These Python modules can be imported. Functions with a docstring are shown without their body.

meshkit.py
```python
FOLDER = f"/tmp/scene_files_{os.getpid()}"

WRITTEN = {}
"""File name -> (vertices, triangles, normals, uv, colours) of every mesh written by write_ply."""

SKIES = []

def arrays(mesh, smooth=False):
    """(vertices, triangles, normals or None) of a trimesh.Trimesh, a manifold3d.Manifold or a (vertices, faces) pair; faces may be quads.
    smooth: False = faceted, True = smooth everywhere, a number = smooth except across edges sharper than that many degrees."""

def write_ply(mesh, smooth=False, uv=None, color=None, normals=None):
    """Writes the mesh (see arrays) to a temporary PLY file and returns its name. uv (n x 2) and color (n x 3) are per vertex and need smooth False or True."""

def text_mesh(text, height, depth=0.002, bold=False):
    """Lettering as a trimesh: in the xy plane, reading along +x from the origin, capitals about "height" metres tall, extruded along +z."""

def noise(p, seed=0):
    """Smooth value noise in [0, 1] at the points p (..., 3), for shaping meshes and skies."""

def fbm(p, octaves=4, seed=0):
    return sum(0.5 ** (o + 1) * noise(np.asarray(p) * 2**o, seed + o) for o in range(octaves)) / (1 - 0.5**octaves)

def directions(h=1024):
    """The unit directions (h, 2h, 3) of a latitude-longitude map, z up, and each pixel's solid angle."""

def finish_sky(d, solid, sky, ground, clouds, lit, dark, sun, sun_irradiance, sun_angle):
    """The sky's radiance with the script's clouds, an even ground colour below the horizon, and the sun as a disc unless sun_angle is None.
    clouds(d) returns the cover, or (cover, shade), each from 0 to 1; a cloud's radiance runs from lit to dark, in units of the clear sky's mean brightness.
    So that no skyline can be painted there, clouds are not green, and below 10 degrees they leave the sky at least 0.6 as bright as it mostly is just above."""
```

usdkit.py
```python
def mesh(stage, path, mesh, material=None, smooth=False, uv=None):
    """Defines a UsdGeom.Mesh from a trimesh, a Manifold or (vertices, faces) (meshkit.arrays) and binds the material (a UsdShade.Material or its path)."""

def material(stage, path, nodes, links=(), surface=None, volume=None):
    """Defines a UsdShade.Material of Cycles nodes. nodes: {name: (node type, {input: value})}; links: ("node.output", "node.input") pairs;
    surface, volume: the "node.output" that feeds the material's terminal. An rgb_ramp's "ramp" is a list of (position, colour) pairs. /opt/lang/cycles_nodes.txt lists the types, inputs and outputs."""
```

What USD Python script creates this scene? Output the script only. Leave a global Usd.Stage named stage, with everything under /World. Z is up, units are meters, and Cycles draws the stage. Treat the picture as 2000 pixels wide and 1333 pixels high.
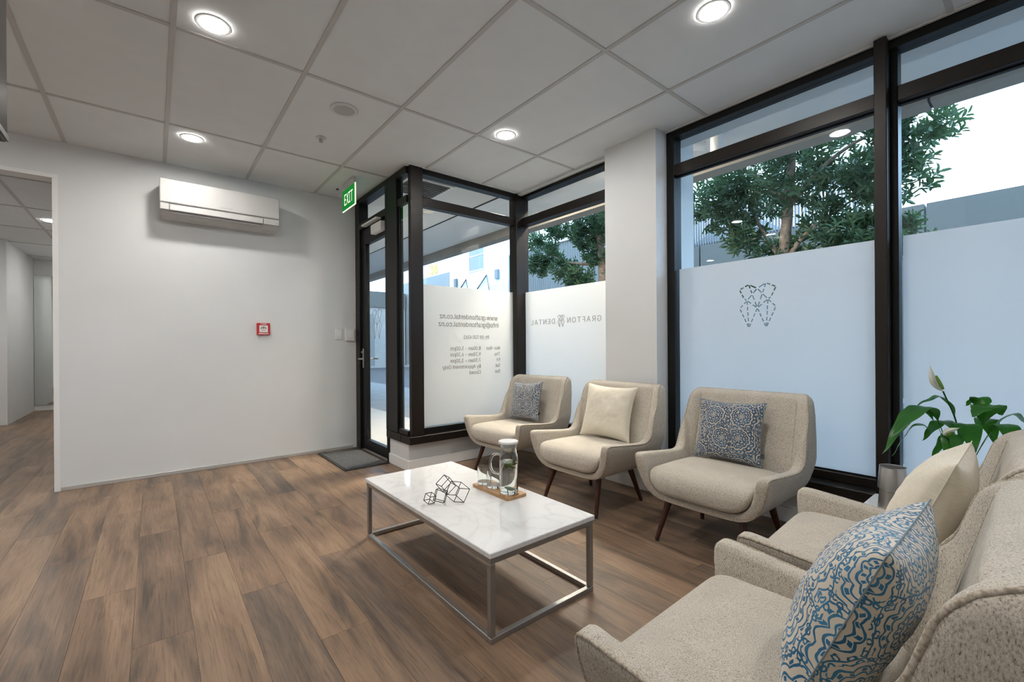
import math, random
import numpy as np, trimesh, usdkit, meshkit
from pxr import Usd, UsdGeom, UsdLux, UsdShade, Gf, Sdf, Vt
from manifold3d import Manifold
from scipy.ndimage import gaussian_filter, map_coordinates
from shapely.geometry import Polygon, box as sbox, LineString
from shapely.ops import unary_union

stage = Usd.Stage.CreateInMemory()
UsdGeom.SetStageUpAxis(stage, 'Z'); UsdGeom.SetStageMetersPerUnit(stage, 1.0)
UsdGeom.Xform.Define(stage, '/World'); UsdGeom.Scope.Define(stage, '/World/Looks')
rng = np.random.default_rng(7); random.seed(7)

# ------------------------------------------------------------------ camera, sky, sun, exposure
CAM_H = 1.0781
EXPOSURE = 1.0
LAMP = 158.0           # radiance of a ceiling downlight lens
SKY = 1.0
yaw, pitch, roll, fpx, shy = .6813, -.0012, -.0069, 864.52, 10.97
fw = np.array([math.sin(yaw)*math.cos(pitch), math.cos(yaw)*math.cos(pitch), math.sin(pitch)])
rt = np.array([math.cos(yaw), -math.sin(yaw), 0.]); up = np.cross(rt, fw)
rt, up = rt*math.cos(roll)+up*math.sin(roll), -rt*math.sin(roll)+up*math.cos(roll)
cam = UsdGeom.Camera.Define(stage, '/World/camera')
m = Gf.Matrix4d(*rt, 0, *up, 0, *(-fw), 0, 0, 0, CAM_H, 1)
UsdGeom.Xformable(cam).AddTransformOp().Set(m)
cam.CreateHorizontalApertureAttr(36.0); cam.CreateVerticalApertureAttr(36.0*1333/2000)
cam.CreateFocalLengthAttr(36.0*fpx/2000); cam.CreateVerticalApertureOffsetAttr(36.0*shy/2000)
cam.CreateClippingRangeAttr(Gf.Vec2f(.03, 500)); cam.CreateExposureAttr(EXPOSURE)

dome = UsdLux.DomeLight.Define(stage, '/World/sky')
dome.CreateIntensityAttr(SKY); dome.CreateColorAttr(Gf.Vec3f(.60, .86, 1.24))
sun = UsdLux.DistantLight.Define(stage, '/World/sun')          # behind the building: the fronts across the street are sunlit
sun.CreateAngleAttr(.53); sun.CreateIntensityAttr(6.0); sun.CreateColorAttr(Gf.Vec3f(1, .88, .72))
sd = np.array([.35*.766, .94*.766, -.643]); sd /= np.linalg.norm(sd); sx_ = np.cross([0, 0, 1.], -sd); sx_ /= np.linalg.norm(sx_); sy_ = np.cross(-sd, sx_)
sun.AddTransformOp().Set(Gf.Matrix4d(*sx_, 0, *sy_, 0, *(-sd), 0, 0, 0, 0, 1))

# ------------------------------------------------------------------ helpers
used = {}
def numbered(path):
    n = used.get(path, -1)+1; used[path] = n
    return path if n == 0 else f'{path}_{n:03d}'
def P(o): return str(o.GetPath()) if hasattr(o, 'GetPath') else o
def tag(o, label=None, cat=None, group=None, kind=None):
    pr = o.GetPrim() if hasattr(o, 'GetPrim') else o
    for k, v in (('label', label), ('category', cat), ('group', group), ('kind', kind)):
        if v: pr.SetCustomDataByKey(k, v)
    return pr
def obj(name, mesh, mat, parent=None, smooth=False, uv=None, **kw):
    path = numbered(f"{P(parent) if parent is not None else '/World'}/{name}")
    o = usdkit.mesh(stage, path, mesh, M[mat] if isinstance(mat, str) else mat, smooth=smooth, uv=uv)
    if kw: tag(o, **kw)
    return o.GetPrim()
def thing(name, label=None, cat=None, loc=(0, 0, 0), rz=0, group=None, kind=None, parent=None, rot=None):
    x = UsdGeom.Xform.Define(stage, numbered(f"{P(parent) if parent is not None else '/World'}/{name}"))
    x.AddTranslateOp().Set(Gf.Vec3d(*map(float, loc)))
    if rot is not None: x.AddRotateXYZOp().Set(Gf.Vec3f(*map(float, rot)))
    else: x.AddRotateZOp().Set(float(rz))
    return tag(x, label, cat, group, kind)
def copy_of(src, loc, rz, label, group=None):
    was = src.GetCustomData()
    r = thing(src.GetName().rstrip('0123456789').rstrip('_'), label, was['category'], loc, rz, group or was.get('group'))
    r.GetReferences().AddInternalReference(src.GetPath()); r.SetInstanceable(True)
    return r
def join(*ms):
    flat = []
    for x in ms: flat += list(x) if isinstance(x, (list, tuple)) else [x]
    return trimesh.util.concatenate(flat)
def B(x0, y0, z0, x1, y1, z1, c=0.0):
    """box between two corners, edges chamfered by c"""
    x0, x1 = min(x0, x1), max(x0, x1); y0, y1 = min(y0, y1), max(y0, y1); z0, z1 = min(z0, z1), max(z0, z1)
    if c <= 0:
        b = trimesh.creation.box([x1-x0, y1-y0, z1-z0]); b.apply_translation([(x0+x1)/2, (y0+y1)/2, (z0+z1)/2]); return b
    c = min(c, .49*min(x1-x0, y1-y0, z1-z0))
    pts = []
    for sx in (0, 1):
        for sy in (0, 1):
            for sz in (0, 1):
                p = np.array([(x0, x1)[sx], (y0, y1)[sy], (z0, z1)[sz]]); d = np.array([(c, -c)[sx], (c, -c)[sy], (c, -c)[sz]])
                for k in range(3):
                    q = p+d; q[k] = p[k]; pts.append(q)
    return trimesh.convex.convex_hull(np.array(pts))
def lathe(prof, n=32):
    return trimesh.creation.revolve(np.array(prof, float), sections=n)
def tube(pts, r, n=8, closed=False):
    p = np.asarray(pts, float)
    r = np.broadcast_to(r, (len(p),)).astype(float)
    t = np.roll(p, -1, 0)-np.roll(p, 1, 0) if closed else np.gradient(p, axis=0)
    t /= np.linalg.norm(t, axis=1, keepdims=True)+1e-12
    a = np.zeros_like(p); ref = np.array([0, 0, 1.]) if abs(t[0, 2]) < .9 else np.array([1., 0, 0])
    a[0] = np.cross(t[0], ref)
    for i in range(1, len(p)): a[i] = a[i-1]-t[i]*(a[i-1]@t[i])
    a /= np.linalg.norm(a, axis=1, keepdims=True)+1e-12
    b = np.cross(t, a); ang = np.arange(n)*2*np.pi/n
    v = p[:, None]+r[:, None, None]*(np.cos(ang)[None, :, None]*a[:, None]+np.sin(ang)[None, :, None]*b[:, None])
    N = len(p); f = []
    for i in range(N if closed else N-1):
        k = (i+1) % N
        for j in range(n):
            f.append([i*n+j, i*n+(j+1) % n, k*n+(j+1) % n]); f.append([i*n+j, k*n+(j+1) % n, k*n+j])
    v = v.reshape(-1, 3)
    if not closed:
        v = np.vstack([v, p[0], p[-1]])
        for j in range(n):
            f.append([N*n, (j+1) % n, j]); f.append([N*n+1, (N-1)*n+j, (N-1)*n+(j+1) % n])
    return trimesh.Trimesh(v, f, process=False)
def rod(a, b, r, n=8): return tube([a, b], r, n)
def poly(pg, h):
    """shapely polygon(s) in xy extruded 0..h along z"""
    return join([trimesh.creation.extrude_polygon(g, h, engine='earcut') for g in getattr(pg, 'geoms', [pg]) if g.area > 1e-9])
def remap(mesh, mat3, off=(0, 0, 0)):
    """vertices (a,b,c) -> mat3 @ + off, winding kept outward"""
    A = np.asarray(mat3, float); x = mesh.copy(); x.vertices = np.asarray(x.vertices)@A.T+np.asarray(off, float)
    if np.linalg.det(A) < 0: x.invert()
    return x
def crom(pts, n=12):
    p = np.asarray(pts, float); q = np.vstack([2*p[0]-p[1], p, 2*p[-1]-p[-2]]); out = []
    for i in range(1, len(q)-2):
        t = np.linspace(0, 1, n, endpoint=False)[:, None]
        out.append(.5*(2*q[i]+(q[i+1]-q[i-1])*t+(2*q[i-1]-5*q[i]+4*q[i+1]-q[i+2])*t**2+(3*q[i]-q[i-1]-3*q[i+1]+q[i+2])*t**3))
    return np.vstack(out+[p[-1:]])
def nets(F, org, h):
    """surface nets: F<0 inside"""
    s = F < 0; sh = np.array(F.shape)-1
    act = np.zeros(sh, int); pos = np.zeros((*sh, 3)); cnt = np.zeros(sh)
    C = [(i, j, k) for i in (0, 1) for j in (0, 1) for k in (0, 1)]
    sl = lambda c: tuple(slice(c[a], c[a]+sh[a]) for a in range(3))
    for a in range(3):
        for c in C:
            if c[a]: continue
            d = list(c); d[a] = 1; fa, fb = F[sl(c)], F[sl(d)]; x = (fa < 0) != (fb < 0)
            t = np.where(x, fa/np.where(x, fa-fb, 1), 0)
            for q in range(3): pos[..., q] += np.where(x, c[q]+(t if q == a else 0), 0)
            cnt += x
    on = cnt > 0; ids = np.full(sh, -1); ids[on] = np.arange(on.sum())
    v = (np.argwhere(on)+pos[on]/cnt[on][:, None])*h+np.asarray(org)
    quads = []
    for a in range(3):
        b, c = (a+1) % 3, (a+2) % 3
        idx = np.argwhere(np.diff(s.astype(np.int8), axis=a) != 0)
        ok = (idx[:, b] > 0) & (idx[:, c] > 0) & (idx[:, b] < sh[b]) & (idx[:, c] < sh[c]) ; idx = idx[ok]
        ins = s[tuple(idx.T)]
        def cell(db, dc):
            q = idx.copy(); q[:, b] -= db; q[:, c] -= dc; return ids[tuple(q.T)]
        q = np.stack([cell(1, 1), cell(0, 1), cell(0, 0), cell(1, 0)], 1)
        q[~ins] = q[~ins][:, ::-1]; quads.append(q)
    q = np.vstack(quads)
    return trimesh.Trimesh(v, np.vstack([q[:, [0, 1, 2]], q[:, [0, 2, 3]]]), process=False)
def sdf_poly(pts, X, Y):
    """signed distance to a polygon on arrays X,Y (negative inside)"""
    p = np.asarray(pts, float); q = np.roll(p, -1, 0); d = np.full(X.shape, 1e9); ins = np.zeros(X.shape, bool)
    for (ax, ay), (bx, by) in zip(p, q):
        ex, ey = bx-ax, by-ay; wx, wy = X-ax, Y-ay
        t = np.clip((wx*ex+wy*ey)/(ex*ex+ey*ey+1e-15), 0, 1)
        d = np.minimum(d, (wx-ex*t)**2+(wy-ey*t)**2)
        c = ((ay > Y) != (by > Y)) & (X < (bx-ax)*(Y-ay)/((by-ay) if by != ay else 1e-12)+ax)
        ins ^= c
    d = np.sqrt(d); return np.where(ins, -d, d)

# ------------------------------------------------------------------ materials
M = {}
def mat(name, nodes, links, surface='p.BSDF'):
    M[name] = usdkit.material(stage, f'/World/Looks/{name}', nodes, links, surface=surface); return M[name]
def plain(name, col, rough=.5, metal=0., noise=0.0, nscale=30., bump=0., **kw):
    nodes = {'p': ('principled_bsdf', {'base_color': col, 'roughness': rough, 'metallic': metal, **kw})}; links = []
    if noise or bump:
        nodes['g'] = ('geometry', {}); nodes['n'] = ('noise_texture', {'scale': nscale, 'detail': 4.0}); links += [('g.position', 'n.vector')]
    if noise:
        nodes['r'] = ('rgb_ramp', {'ramp': [(.3, [c*(1-noise) for c in col]), (.7, [min(1, c*(1+noise)) for c in col])]}); links += [('n.fac', 'r.fac'), ('r.color', 'p.base_color')]
    if bump:
        nodes['b'] = ('bump', {'strength': bump, 'distance': .002}); links += [('n.fac', 'b.height'), ('b.normal', 'p.normal')]
    return mat(name, nodes, links)
plain('wall_paint', (.68, .69, .695), .55, noise=.015, nscale=3, bump=.04)
plain('white_trim', (.78, .78, .77), .4)
plain('grey_trim', (.50, .49, .48), .4, .3)
plain('ceiling_tile', (.70, .715, .72), .9, noise=.02, nscale=6, bump=.05)
plain('tee', (.50, .49, .475), .6)
plain('frame', (.0125, .0088, .0065), .42, .1, specular_ior_level=.35)
plain('frame_black', (.006, .0058, .0055), .42, 0., specular_ior_level=.3)
plain('steel', (.40, .395, .385), .36, .85, noise=.05, nscale=80)
plain('chrome', (.78, .77, .76), .32, 1.)
plain('white_plastic', (.72, .71, .70), .35)
plain('white_plastic_b', (.62, .61, .60), .4)
plain('appliance_white', (.50, .495, .485), .45)
plain('grey_plastic', (.42, .42, .41), .5)
plain('dark_plastic', (.03, .03, .03), .4)
plain('black_gloss', (.012, .012, .013), .12)
plain('black_wire', (.012, .012, .012), .45)
plain('red_plastic', (.50, .02, .025), .35)
plain('label_paper', (.75, .72, .68), .5)
plain('ink_white', (.85, .85, .82), .5)
plain('ink_grey', (.25, .235, .22), .5)
plain('ink_pale', (.42, .40, .38), .5)
plain('ink_yellow', (.85, .55, .02), .5)
plain('leg_wood', (.055, .016, .009), .3, noise=.3, nscale=40)
plain('mat_rubber', (.02, .02, .02), .7)
plain('soil', (.03, .02, .012), .9)
plain('concrete', (.42, .40, .37), .85, noise=.12, nscale=1.6, bump=.1)
plain('soffit', (.62, .63, .63), .8, noise=.03, nscale=1.)
plain('canopy_beam', (.27, .245, .215), .8, noise=.08, nscale=2.)
plain('panel', (.13, .125, .112), .8, noise=.05, nscale=.6)
plain('cladding', (.25, .25, .24), .6, .0, noise=.06, nscale=.5)
plain('white_render', (.84, .83, .80), .8)
plain('screen_metal', (.17, .175, .18), .5, .3)
plain('road', (.06, .06, .062), .9, noise=.2, nscale=4)
plain('footpath', (.19, .19, .185), .85, noise=.12, nscale=3)
plain('glass_dark', (.18, .21, .23), .15)
plain('car_paint', (.12, .13, .15), .25)
plain('bark', (.26, .19, .14), .85, noise=.35, nscale=25, bump=.5)
mat('lamp_lens', {'e': ('emission', {'color': (1., .965, .915), 'strength': LAMP})}, [], 'e.emission')
mat('lamp_recess', {'e': ('emission', {'color': (1., .86, .68), 'strength': .3})}, [], 'e.emission')
mat('lamp_entrance', {'e': ('emission', {'color': (1., .82, .68), 'strength': 215.})}, [], 'e.emission')
mat('exit_green', {'e': ('emission', {'color': (.012, .20, .03), 'strength': .55})}, [], 'e.emission')
mat('exit_white', {'e': ('emission', {'color': (.85, 1., .72), 'strength': .6})}, [], 'e.emission')
def pane(name, tint, ior=1.45):
    mat(name, {'f': ('fresnel', {'IOR': ior}), 't': ('transparent_bsdf', {'color': tint}), 'g': ('glossy_bsdf', {'color': (.9, .95, 1.), 'roughness': 0.0}),
               'ge': ('geometry', {}), 'iv': ('math', {'math_type': 'subtract', 'value1': 1.}), 'mu': ('math', {'math_type': 'multiply'}),
               'x': ('mix_closure', {})}, [('ge.backfacing', 'iv.value2'), ('f.fac', 'mu.value1'), ('iv.value', 'mu.value2'), ('mu.value', 'x.fac'), ('t.BSDF', 'x.closure1'), ('g.BSDF', 'x.closure2')], 'x.closure')
pane('pane', (.90, .945, .94)); pane('pane_thin', (.97, .985, .985), 1.35)
mat('solid_glass', {'p': ('principled_bsdf', {'base_color': (.97, .99, .98), 'roughness': 0.0, 'transmission_weight': 1., 'ior': 1.46})}, [])
mat('water', {'p': ('principled_bsdf', {'base_color': (.97, .99, .99), 'roughness': 0.0, 'transmission_weight': 1., 'ior': 1.33})}, [])
mat('mirror', {'g': ('glossy_bsdf', {'color': (.78, .82, .80), 'roughness': .01})}, [], 'g.BSDF')
mat('frosted', {'t': ('translucent_bsdf', {'color': (.86, .87, .87)}), 'd': ('diffuse_bsdf', {'color': (.80, .81, .82)}), 'x': ('mix_closure', {'fac': .36}),
                'g': ('glossy_bsdf', {'color': (1, 1, 1), 'roughness': .35}), 'y': ('mix_closure', {'fac': .05})},
    [('t.BSDF', 'x.closure1'), ('d.BSDF', 'x.closure2'), ('x.closure', 'y.closure1'), ('g.BSDF', 'y.closure2')], 'y.closure')
mat('petal', {'t': ('translucent_bsdf', {'color': (.8, .8, .68)}), 'd': ('diffuse_bsdf', {'color': (.80, .79, .68)}), 'x': ('mix_closure', {'fac': .6})},
    [('t.BSDF', 'x.closure1'), ('d.BSDF', 'x.closure2')], 'x.closure')
def leafmat(name, c1, c2, tr, rough=.35, scale=8.):
    mat(name, {'g': ('geometry', {}), 'n': ('noise_texture', {'scale': scale, 'detail': 2.}), 'r': ('rgb_ramp', {'ramp': [(.35, c1), (.65, c2)]}),
               'p': ('principled_bsdf', {'roughness': rough}), 't': ('translucent_bsdf', {'color': tr}), 'x': ('mix_closure', {'fac': .25})},
        [('g.position', 'n.vector'), ('n.fac', 'r.fac'), ('r.color', 'p.base_color'), ('p.BSDF', 'x.closure1'), ('t.BSDF', 'x.closure2')], 'x.closure')
leafmat('lily_leaf', (.008, .075, .006), (.025, .16, .012), (.06, .30, .02), .3)
leafmat('tree_leaf', (.032, .078, .040), (.105, .175, .085), (.08, .17, .06), .38, 2.5)
leafmat('mint_leaf', (.10, .25, .03), (.25, .42, .08), (.2, .4, .05), .4, 60)
# upholstery: beige weave with brown flecks
mat('fabric', {'c': ('texture_coordinate', {}), 'm': ('mapping', {'scale': (1., 1., 1.)}), 'm2': ('mapping', {'scale': (380., 380., 170.)}),
     'n1': ('noise_texture', {'scale': 1., 'detail': 3., 'roughness': .7}), 'r1': ('rgb_ramp', {'ramp': [(.30, (.13, .10, .075)), (.41, (.40, .355, .295)), (.55, (.585, .535, .455)), (.75, (.67, .63, .555))]}),
     'n2': ('noise_texture', {'scale': 9., 'detail': 3.}), 'r2': ('rgb_ramp', {'ramp': [(.3, (.90, .90, .90)), (.7, (1.04, 1.03, 1.02))]}),
     'x': ('mix', {'mix_type': 'multiply', 'fac': 1.}), 'b': ('bump', {'strength': .35, 'distance': .002}), 'p': ('principled_bsdf', {'roughness': .92, 'sheen_weight': .25})},
    [('c.object', 'm.vector'), ('c.object', 'm2.vector'), ('m2.vector', 'n1.vector'), ('n1.fac', 'r1.fac'), ('m.vector', 'n2.vector'), ('n2.fac', 'r2.fac'), ('r1.color', 'x.color1'), ('r2.color', 'x.color2'),
     ('x.color', 'p.base_color'), ('n1.fac', 'b.height'), ('b.normal', 'p.normal')])
mat('piping', {'c': ('texture_coordinate', {}), 'n1': ('noise_texture', {'scale': 180., 'detail': 2.}), 'r1': ('rgb_ramp', {'ramp': [(.35, (.30, .25, .19)), (.6, (.52, .46, .38))]}), 'p': ('principled_bsdf', {'roughness': .9})},
    [('c.object', 'n1.vector'), ('n1.fac', 'r1.fac'), ('r1.color', 'p.base_color')])
mat('cream_linen', {'c': ('texture_coordinate', {}), 'm': ('mapping', {'scale': (40., 400., 40.)}), 'n': ('noise_texture', {'scale': 1., 'detail': 3.}), 'r': ('rgb_ramp', {'ramp': [(.3, (.68, .62, .50)), (.7, (.78, .72, .60))]}),
     'b': ('bump', {'strength': .2, 'distance': .001}), 'p': ('principled_bsdf', {'roughness': .9, 'sheen_weight': .2})},
    [('c.object', 'm.vector'), ('m.vector', 'n.vector'), ('n.fac', 'r.fac'), ('r.color', 'p.base_color'), ('n.fac', 'b.height'), ('b.normal', 'p.normal')])
def medallion(name, ink, ink2, cloth, wide):
    """printed cloth: hand-drawn ringed medallions with scallops, dotted bands and a flower, drawn from cushion uv"""
    N, L = {}, []
    N['uv'] = ('attribute', {'attribute': 'st'})
    N['nz'] = ('noise_texture', {'scale': 9., 'detail': 2.}); N['nm'] = ('vector_math', {'math_type': 'scale', 'scale': .05}); N['uvn'] = ('vector_math', {'math_type': 'add'})
    vo = {'dimensions': '2D', 'scale': 2.9, 'randomness': .6}
    N['v'] = ('voronoi_texture', dict(vo)); N['ve'] = ('voronoi_texture', {**vo, 'feature': 'distance_to_edge'})
    L += [('uv.vector', 'nz.vector'), ('nz.color', 'nm.vector1'), ('uv.vector', 'uvn.vector1'), ('nm.vector', 'uvn.vector2'), ('uvn.vector', 'v.vector'), ('uvn.vector', 've.vector')]
    N['df'] = ('vector_math', {'math_type': 'subtract'}); N['sx'] = ('separate_xyz', {})
    L += [('uvn.vector', 'df.vector1'), ('v.position', 'df.vector2'), ('df.vector', 'sx.vector')]
    cnt = [0]
    def mth(op, a, b=None, c=None):
        cnt[0] += 1; k = f'k{cnt[0]}'; inp = {'math_type': op}
        for nm, q in (('value1', a), ('value2', b), ('value3', c)):
            if isinstance(q, str): L.append((q, f'{k}.{nm}'))
            elif q is not None: inp[nm] = float(q)
        N[k] = ('math', inp); return f'{k}.value'
    ang = mth('arctan2', 'sx.y', 'sx.x'); rad = 'v.distance'
    pet = mth('absolute', mth('sine', mth('multiply', ang, 6.5)))
    r = mth('multiply_add', pet, mth('multiply', rad, -.10), rad)              # scalloped radius
    rk = mth('multiply', r, 11.)
    fr = mth('absolute', mth('subtract', mth('fraction', rk), .5))
    line = mth('less_than', fr, .10+wide)                                       # one drawn ring per band
    band = mth('modulo', mth('floor', mth('add', rk, .5)), 2.)
    bead = mth('greater_than', mth('sine', mth('multiply', ang, 22.)), .25-wide)
    beads = mth('multiply', mth('multiply', bead, band), mth('greater_than', fr, .27-wide*.3))
    petal = mth('multiply_add', mth('absolute', mth('sine', mth('multiply', ang, 4.))), .12, .07)
    inner = mth('less_than', rad, petal)
    rim = mth('less_than', mth('absolute', mth('subtract', rad, petal)), .016+wide*.1)
    vein = mth('greater_than', mth('sine', mth('multiply', ang, 16.)), .72-wide)
    N['dots'] = ('voronoi_texture', {'dimensions': '2D', 'scale': 30., 'randomness': .8}); L.append(('uvn.vector', 'dots.vector'))
    bub = mth('less_than', mth('absolute', mth('subtract', 'dots.distance', .33)), .10+wide*.3)
    edge = mth('less_than', 've.distance', .011)
    gap = mth('less_than', 've.distance', .062)
    a = mth('maximum', line, beads); a = mth('multiply', a, mth('subtract', 1., gap)); a = mth('maximum', a, mth('multiply', gap, bub)); a = mth('maximum', a, edge)
    a = mth('multiply', a, mth('subtract', 1., inner)); a = mth('maximum', a, rim); a = mth('maximum', a, mth('multiply', inner, vein))
    N['ih'] = ('noise_texture', {'scale': 5.}); L.append(('uv.vector', 'ih.vector'))
    N['ir'] = ('rgb_ramp', {'ramp': [(.4, ink), (.6, ink2)]}); L.append(('ih.fac', 'ir.fac'))
    N['mx'] = ('mix', {'mix_type': 'mix', 'color1': cloth}); L += [(a, 'mx.fac'), ('ir.color', 'mx.color2')]
    N['p'] = ('principled_bsdf', {'roughness': .88, 'sheen_weight': .2}); L.append(('mx.color', 'p.base_color'))
    mat(name, N, L)
medallion('blue_print', (.012, .12, .24), (.04, .20, .36), (.64, .585, .49), .05)
medallion('slate_print', (.014, .06, .125), (.03, .105, .20), (.47, .43, .36), .11)
# vinyl planks: three tones of grain, varied from plank to plank
def plankmat(name, dark, mid, light, ph):
    mat(name, {'g': ('geometry', {}), 'o': ('object_info', {}), 'os': ('math', {'math_type': 'multiply', 'value2': 37.0}), 'oc': ('combine_xyz', {'x': ph, 'y': 0., 'z': 0.}), 'ad': ('vector_math', {'math_type': 'add'}),
        'm1': ('mapping', {'scale': (7., .9, 1.)}), 'n1': ('noise_texture', {'scale': 1.4, 'detail': 5., 'roughness': .6, 'distortion': .6}),
        'r1': ('rgb_ramp', {'ramp': [(.30, dark), (.47, mid), (.60, light), (.80, mid)]}),
        'm2': ('mapping', {'scale': (150., 5., 1.)}), 'n2': ('noise_texture', {'scale': 1., 'detail': 4., 'roughness': .7}), 'r2': ('rgb_ramp', {'ramp': [(.30, (.55, .52, .50)), (.48, (.96, .96, .96)), (.7, (1.08, 1.07, 1.05))]}),
        'x': ('mix', {'mix_type': 'multiply', 'fac': .95}), 'b': ('bump', {'strength': .12, 'distance': .001}), 'p': ('principled_bsdf', {'roughness': .42, 'specular_ior_level': .4})},
        [('g.position', 'ad.vector1'), ('o.random', 'os.value1'), ('os.value', 'oc.z'), ('os.value', 'oc.y'), ('oc.vector', 'ad.vector2'), ('ad.vector', 'm1.vector'), ('m1.vector', 'n1.vector'), ('n1.fac', 'r1.fac'),
         ('ad.vector', 'm2.vector'), ('m2.vector', 'n2.vector'), ('n2.fac', 'r2.fac'), ('r1.color', 'x.color1'), ('r2.color', 'x.color2'), ('x.color', 'p.base_color'), ('n2.fac', 'b.height'), ('b.normal', 'p.normal')])
plankmat('plank_tan', (.088, .064, .048), (.205, .132, .085), (.275, .182, .118), 3.1)
plankmat('plank_grey', (.075, .060, .049), (.155, .110, .080), (.235, .158, .106), 17.7)
plankmat('plank_brown', (.080, .059, .044), (.18, .117, .077), (.25, .162, .104), 41.3)
# white quartz with faint grey veins
mat('quartz', {'g': ('geometry', {}), 'n0': ('noise_texture', {'scale': 3.2, 'detail': 6., 'distortion': 1.6}), 'ab': ('math', {'math_type': 'subtract', 'value2': .5}), 'a2': ('math', {'math_type': 'absolute'}),
     'r': ('rgb_ramp', {'ramp': [(0., (.66, .66, .66)), (.012, (.72, .715, .71)), (.05, (.75, .745, .74))]}), 'p': ('principled_bsdf', {'roughness': .055, 'specular_ior_level': .6})},
    [('g.position', 'n0.vector'), ('n0.fac', 'ab.value1'), ('ab.value', 'a2.value1'), ('a2.value', 'r.fac'), ('r.color', 'p.base_color')])
mat('bamboo', {'g': ('geometry', {}), 'm': ('mapping', {'scale': (120., 6., 40.)}), 'n': ('noise_texture', {'scale': 1., 'detail': 3.}), 'r': ('rgb_ramp', {'ramp': [(.35, (.36, .19, .085)), (.65, (.52, .31, .15))]}), 'p': ('principled_bsdf', {'roughness': .4})},
    [('g.position', 'm.vector'), ('m.vector', 'n.vector'), ('n.fac', 'r.fac'), ('r.color', 'p.base_color')])
mat('mat_carpet', {'g': ('geometry', {}), 'm': ('mapping', {'scale': (1., 1., 1.)}), 'w': ('noise_texture', {'scale': 160., 'detail': 2.}), 'r': ('rgb_ramp', {'ramp': [(.35, (.02, .02, .021)), (.6, (.085, .085, .087)), (.75, (.16, .16, .16))]}),
     'b': ('bump', {'strength': .8, 'distance': .004}), 'p': ('principled_bsdf', {'roughness': .95})}, [('g.position', 'm.vector'), ('m.vector', 'w.vector'), ('w.fac', 'r.fac'), ('r.color', 'p.base_color'), ('w.fac', 'b.height'), ('b.normal', 'p.normal')])

# ------------------------------------------------------------------ the room
ZC = 2.65
YL = 4.774            # face of the wall with the air conditioner
XR = 2.97             # inner face of the window frames
XA, YA = 1.73, 3.52   # the glazed entrance corner
XW0, YB = -3.3, -1.2  # far left and rear of the room
room = unary_union([sbox(XW0, YB, XR, YA), sbox(XW0, YA-.01, XA, YL)])
hall = sbox(-3.0, YL+.11, -.30, 11.30)
opening = sbox(-1.62, YL-.001, -.567, YL+.112)

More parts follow.
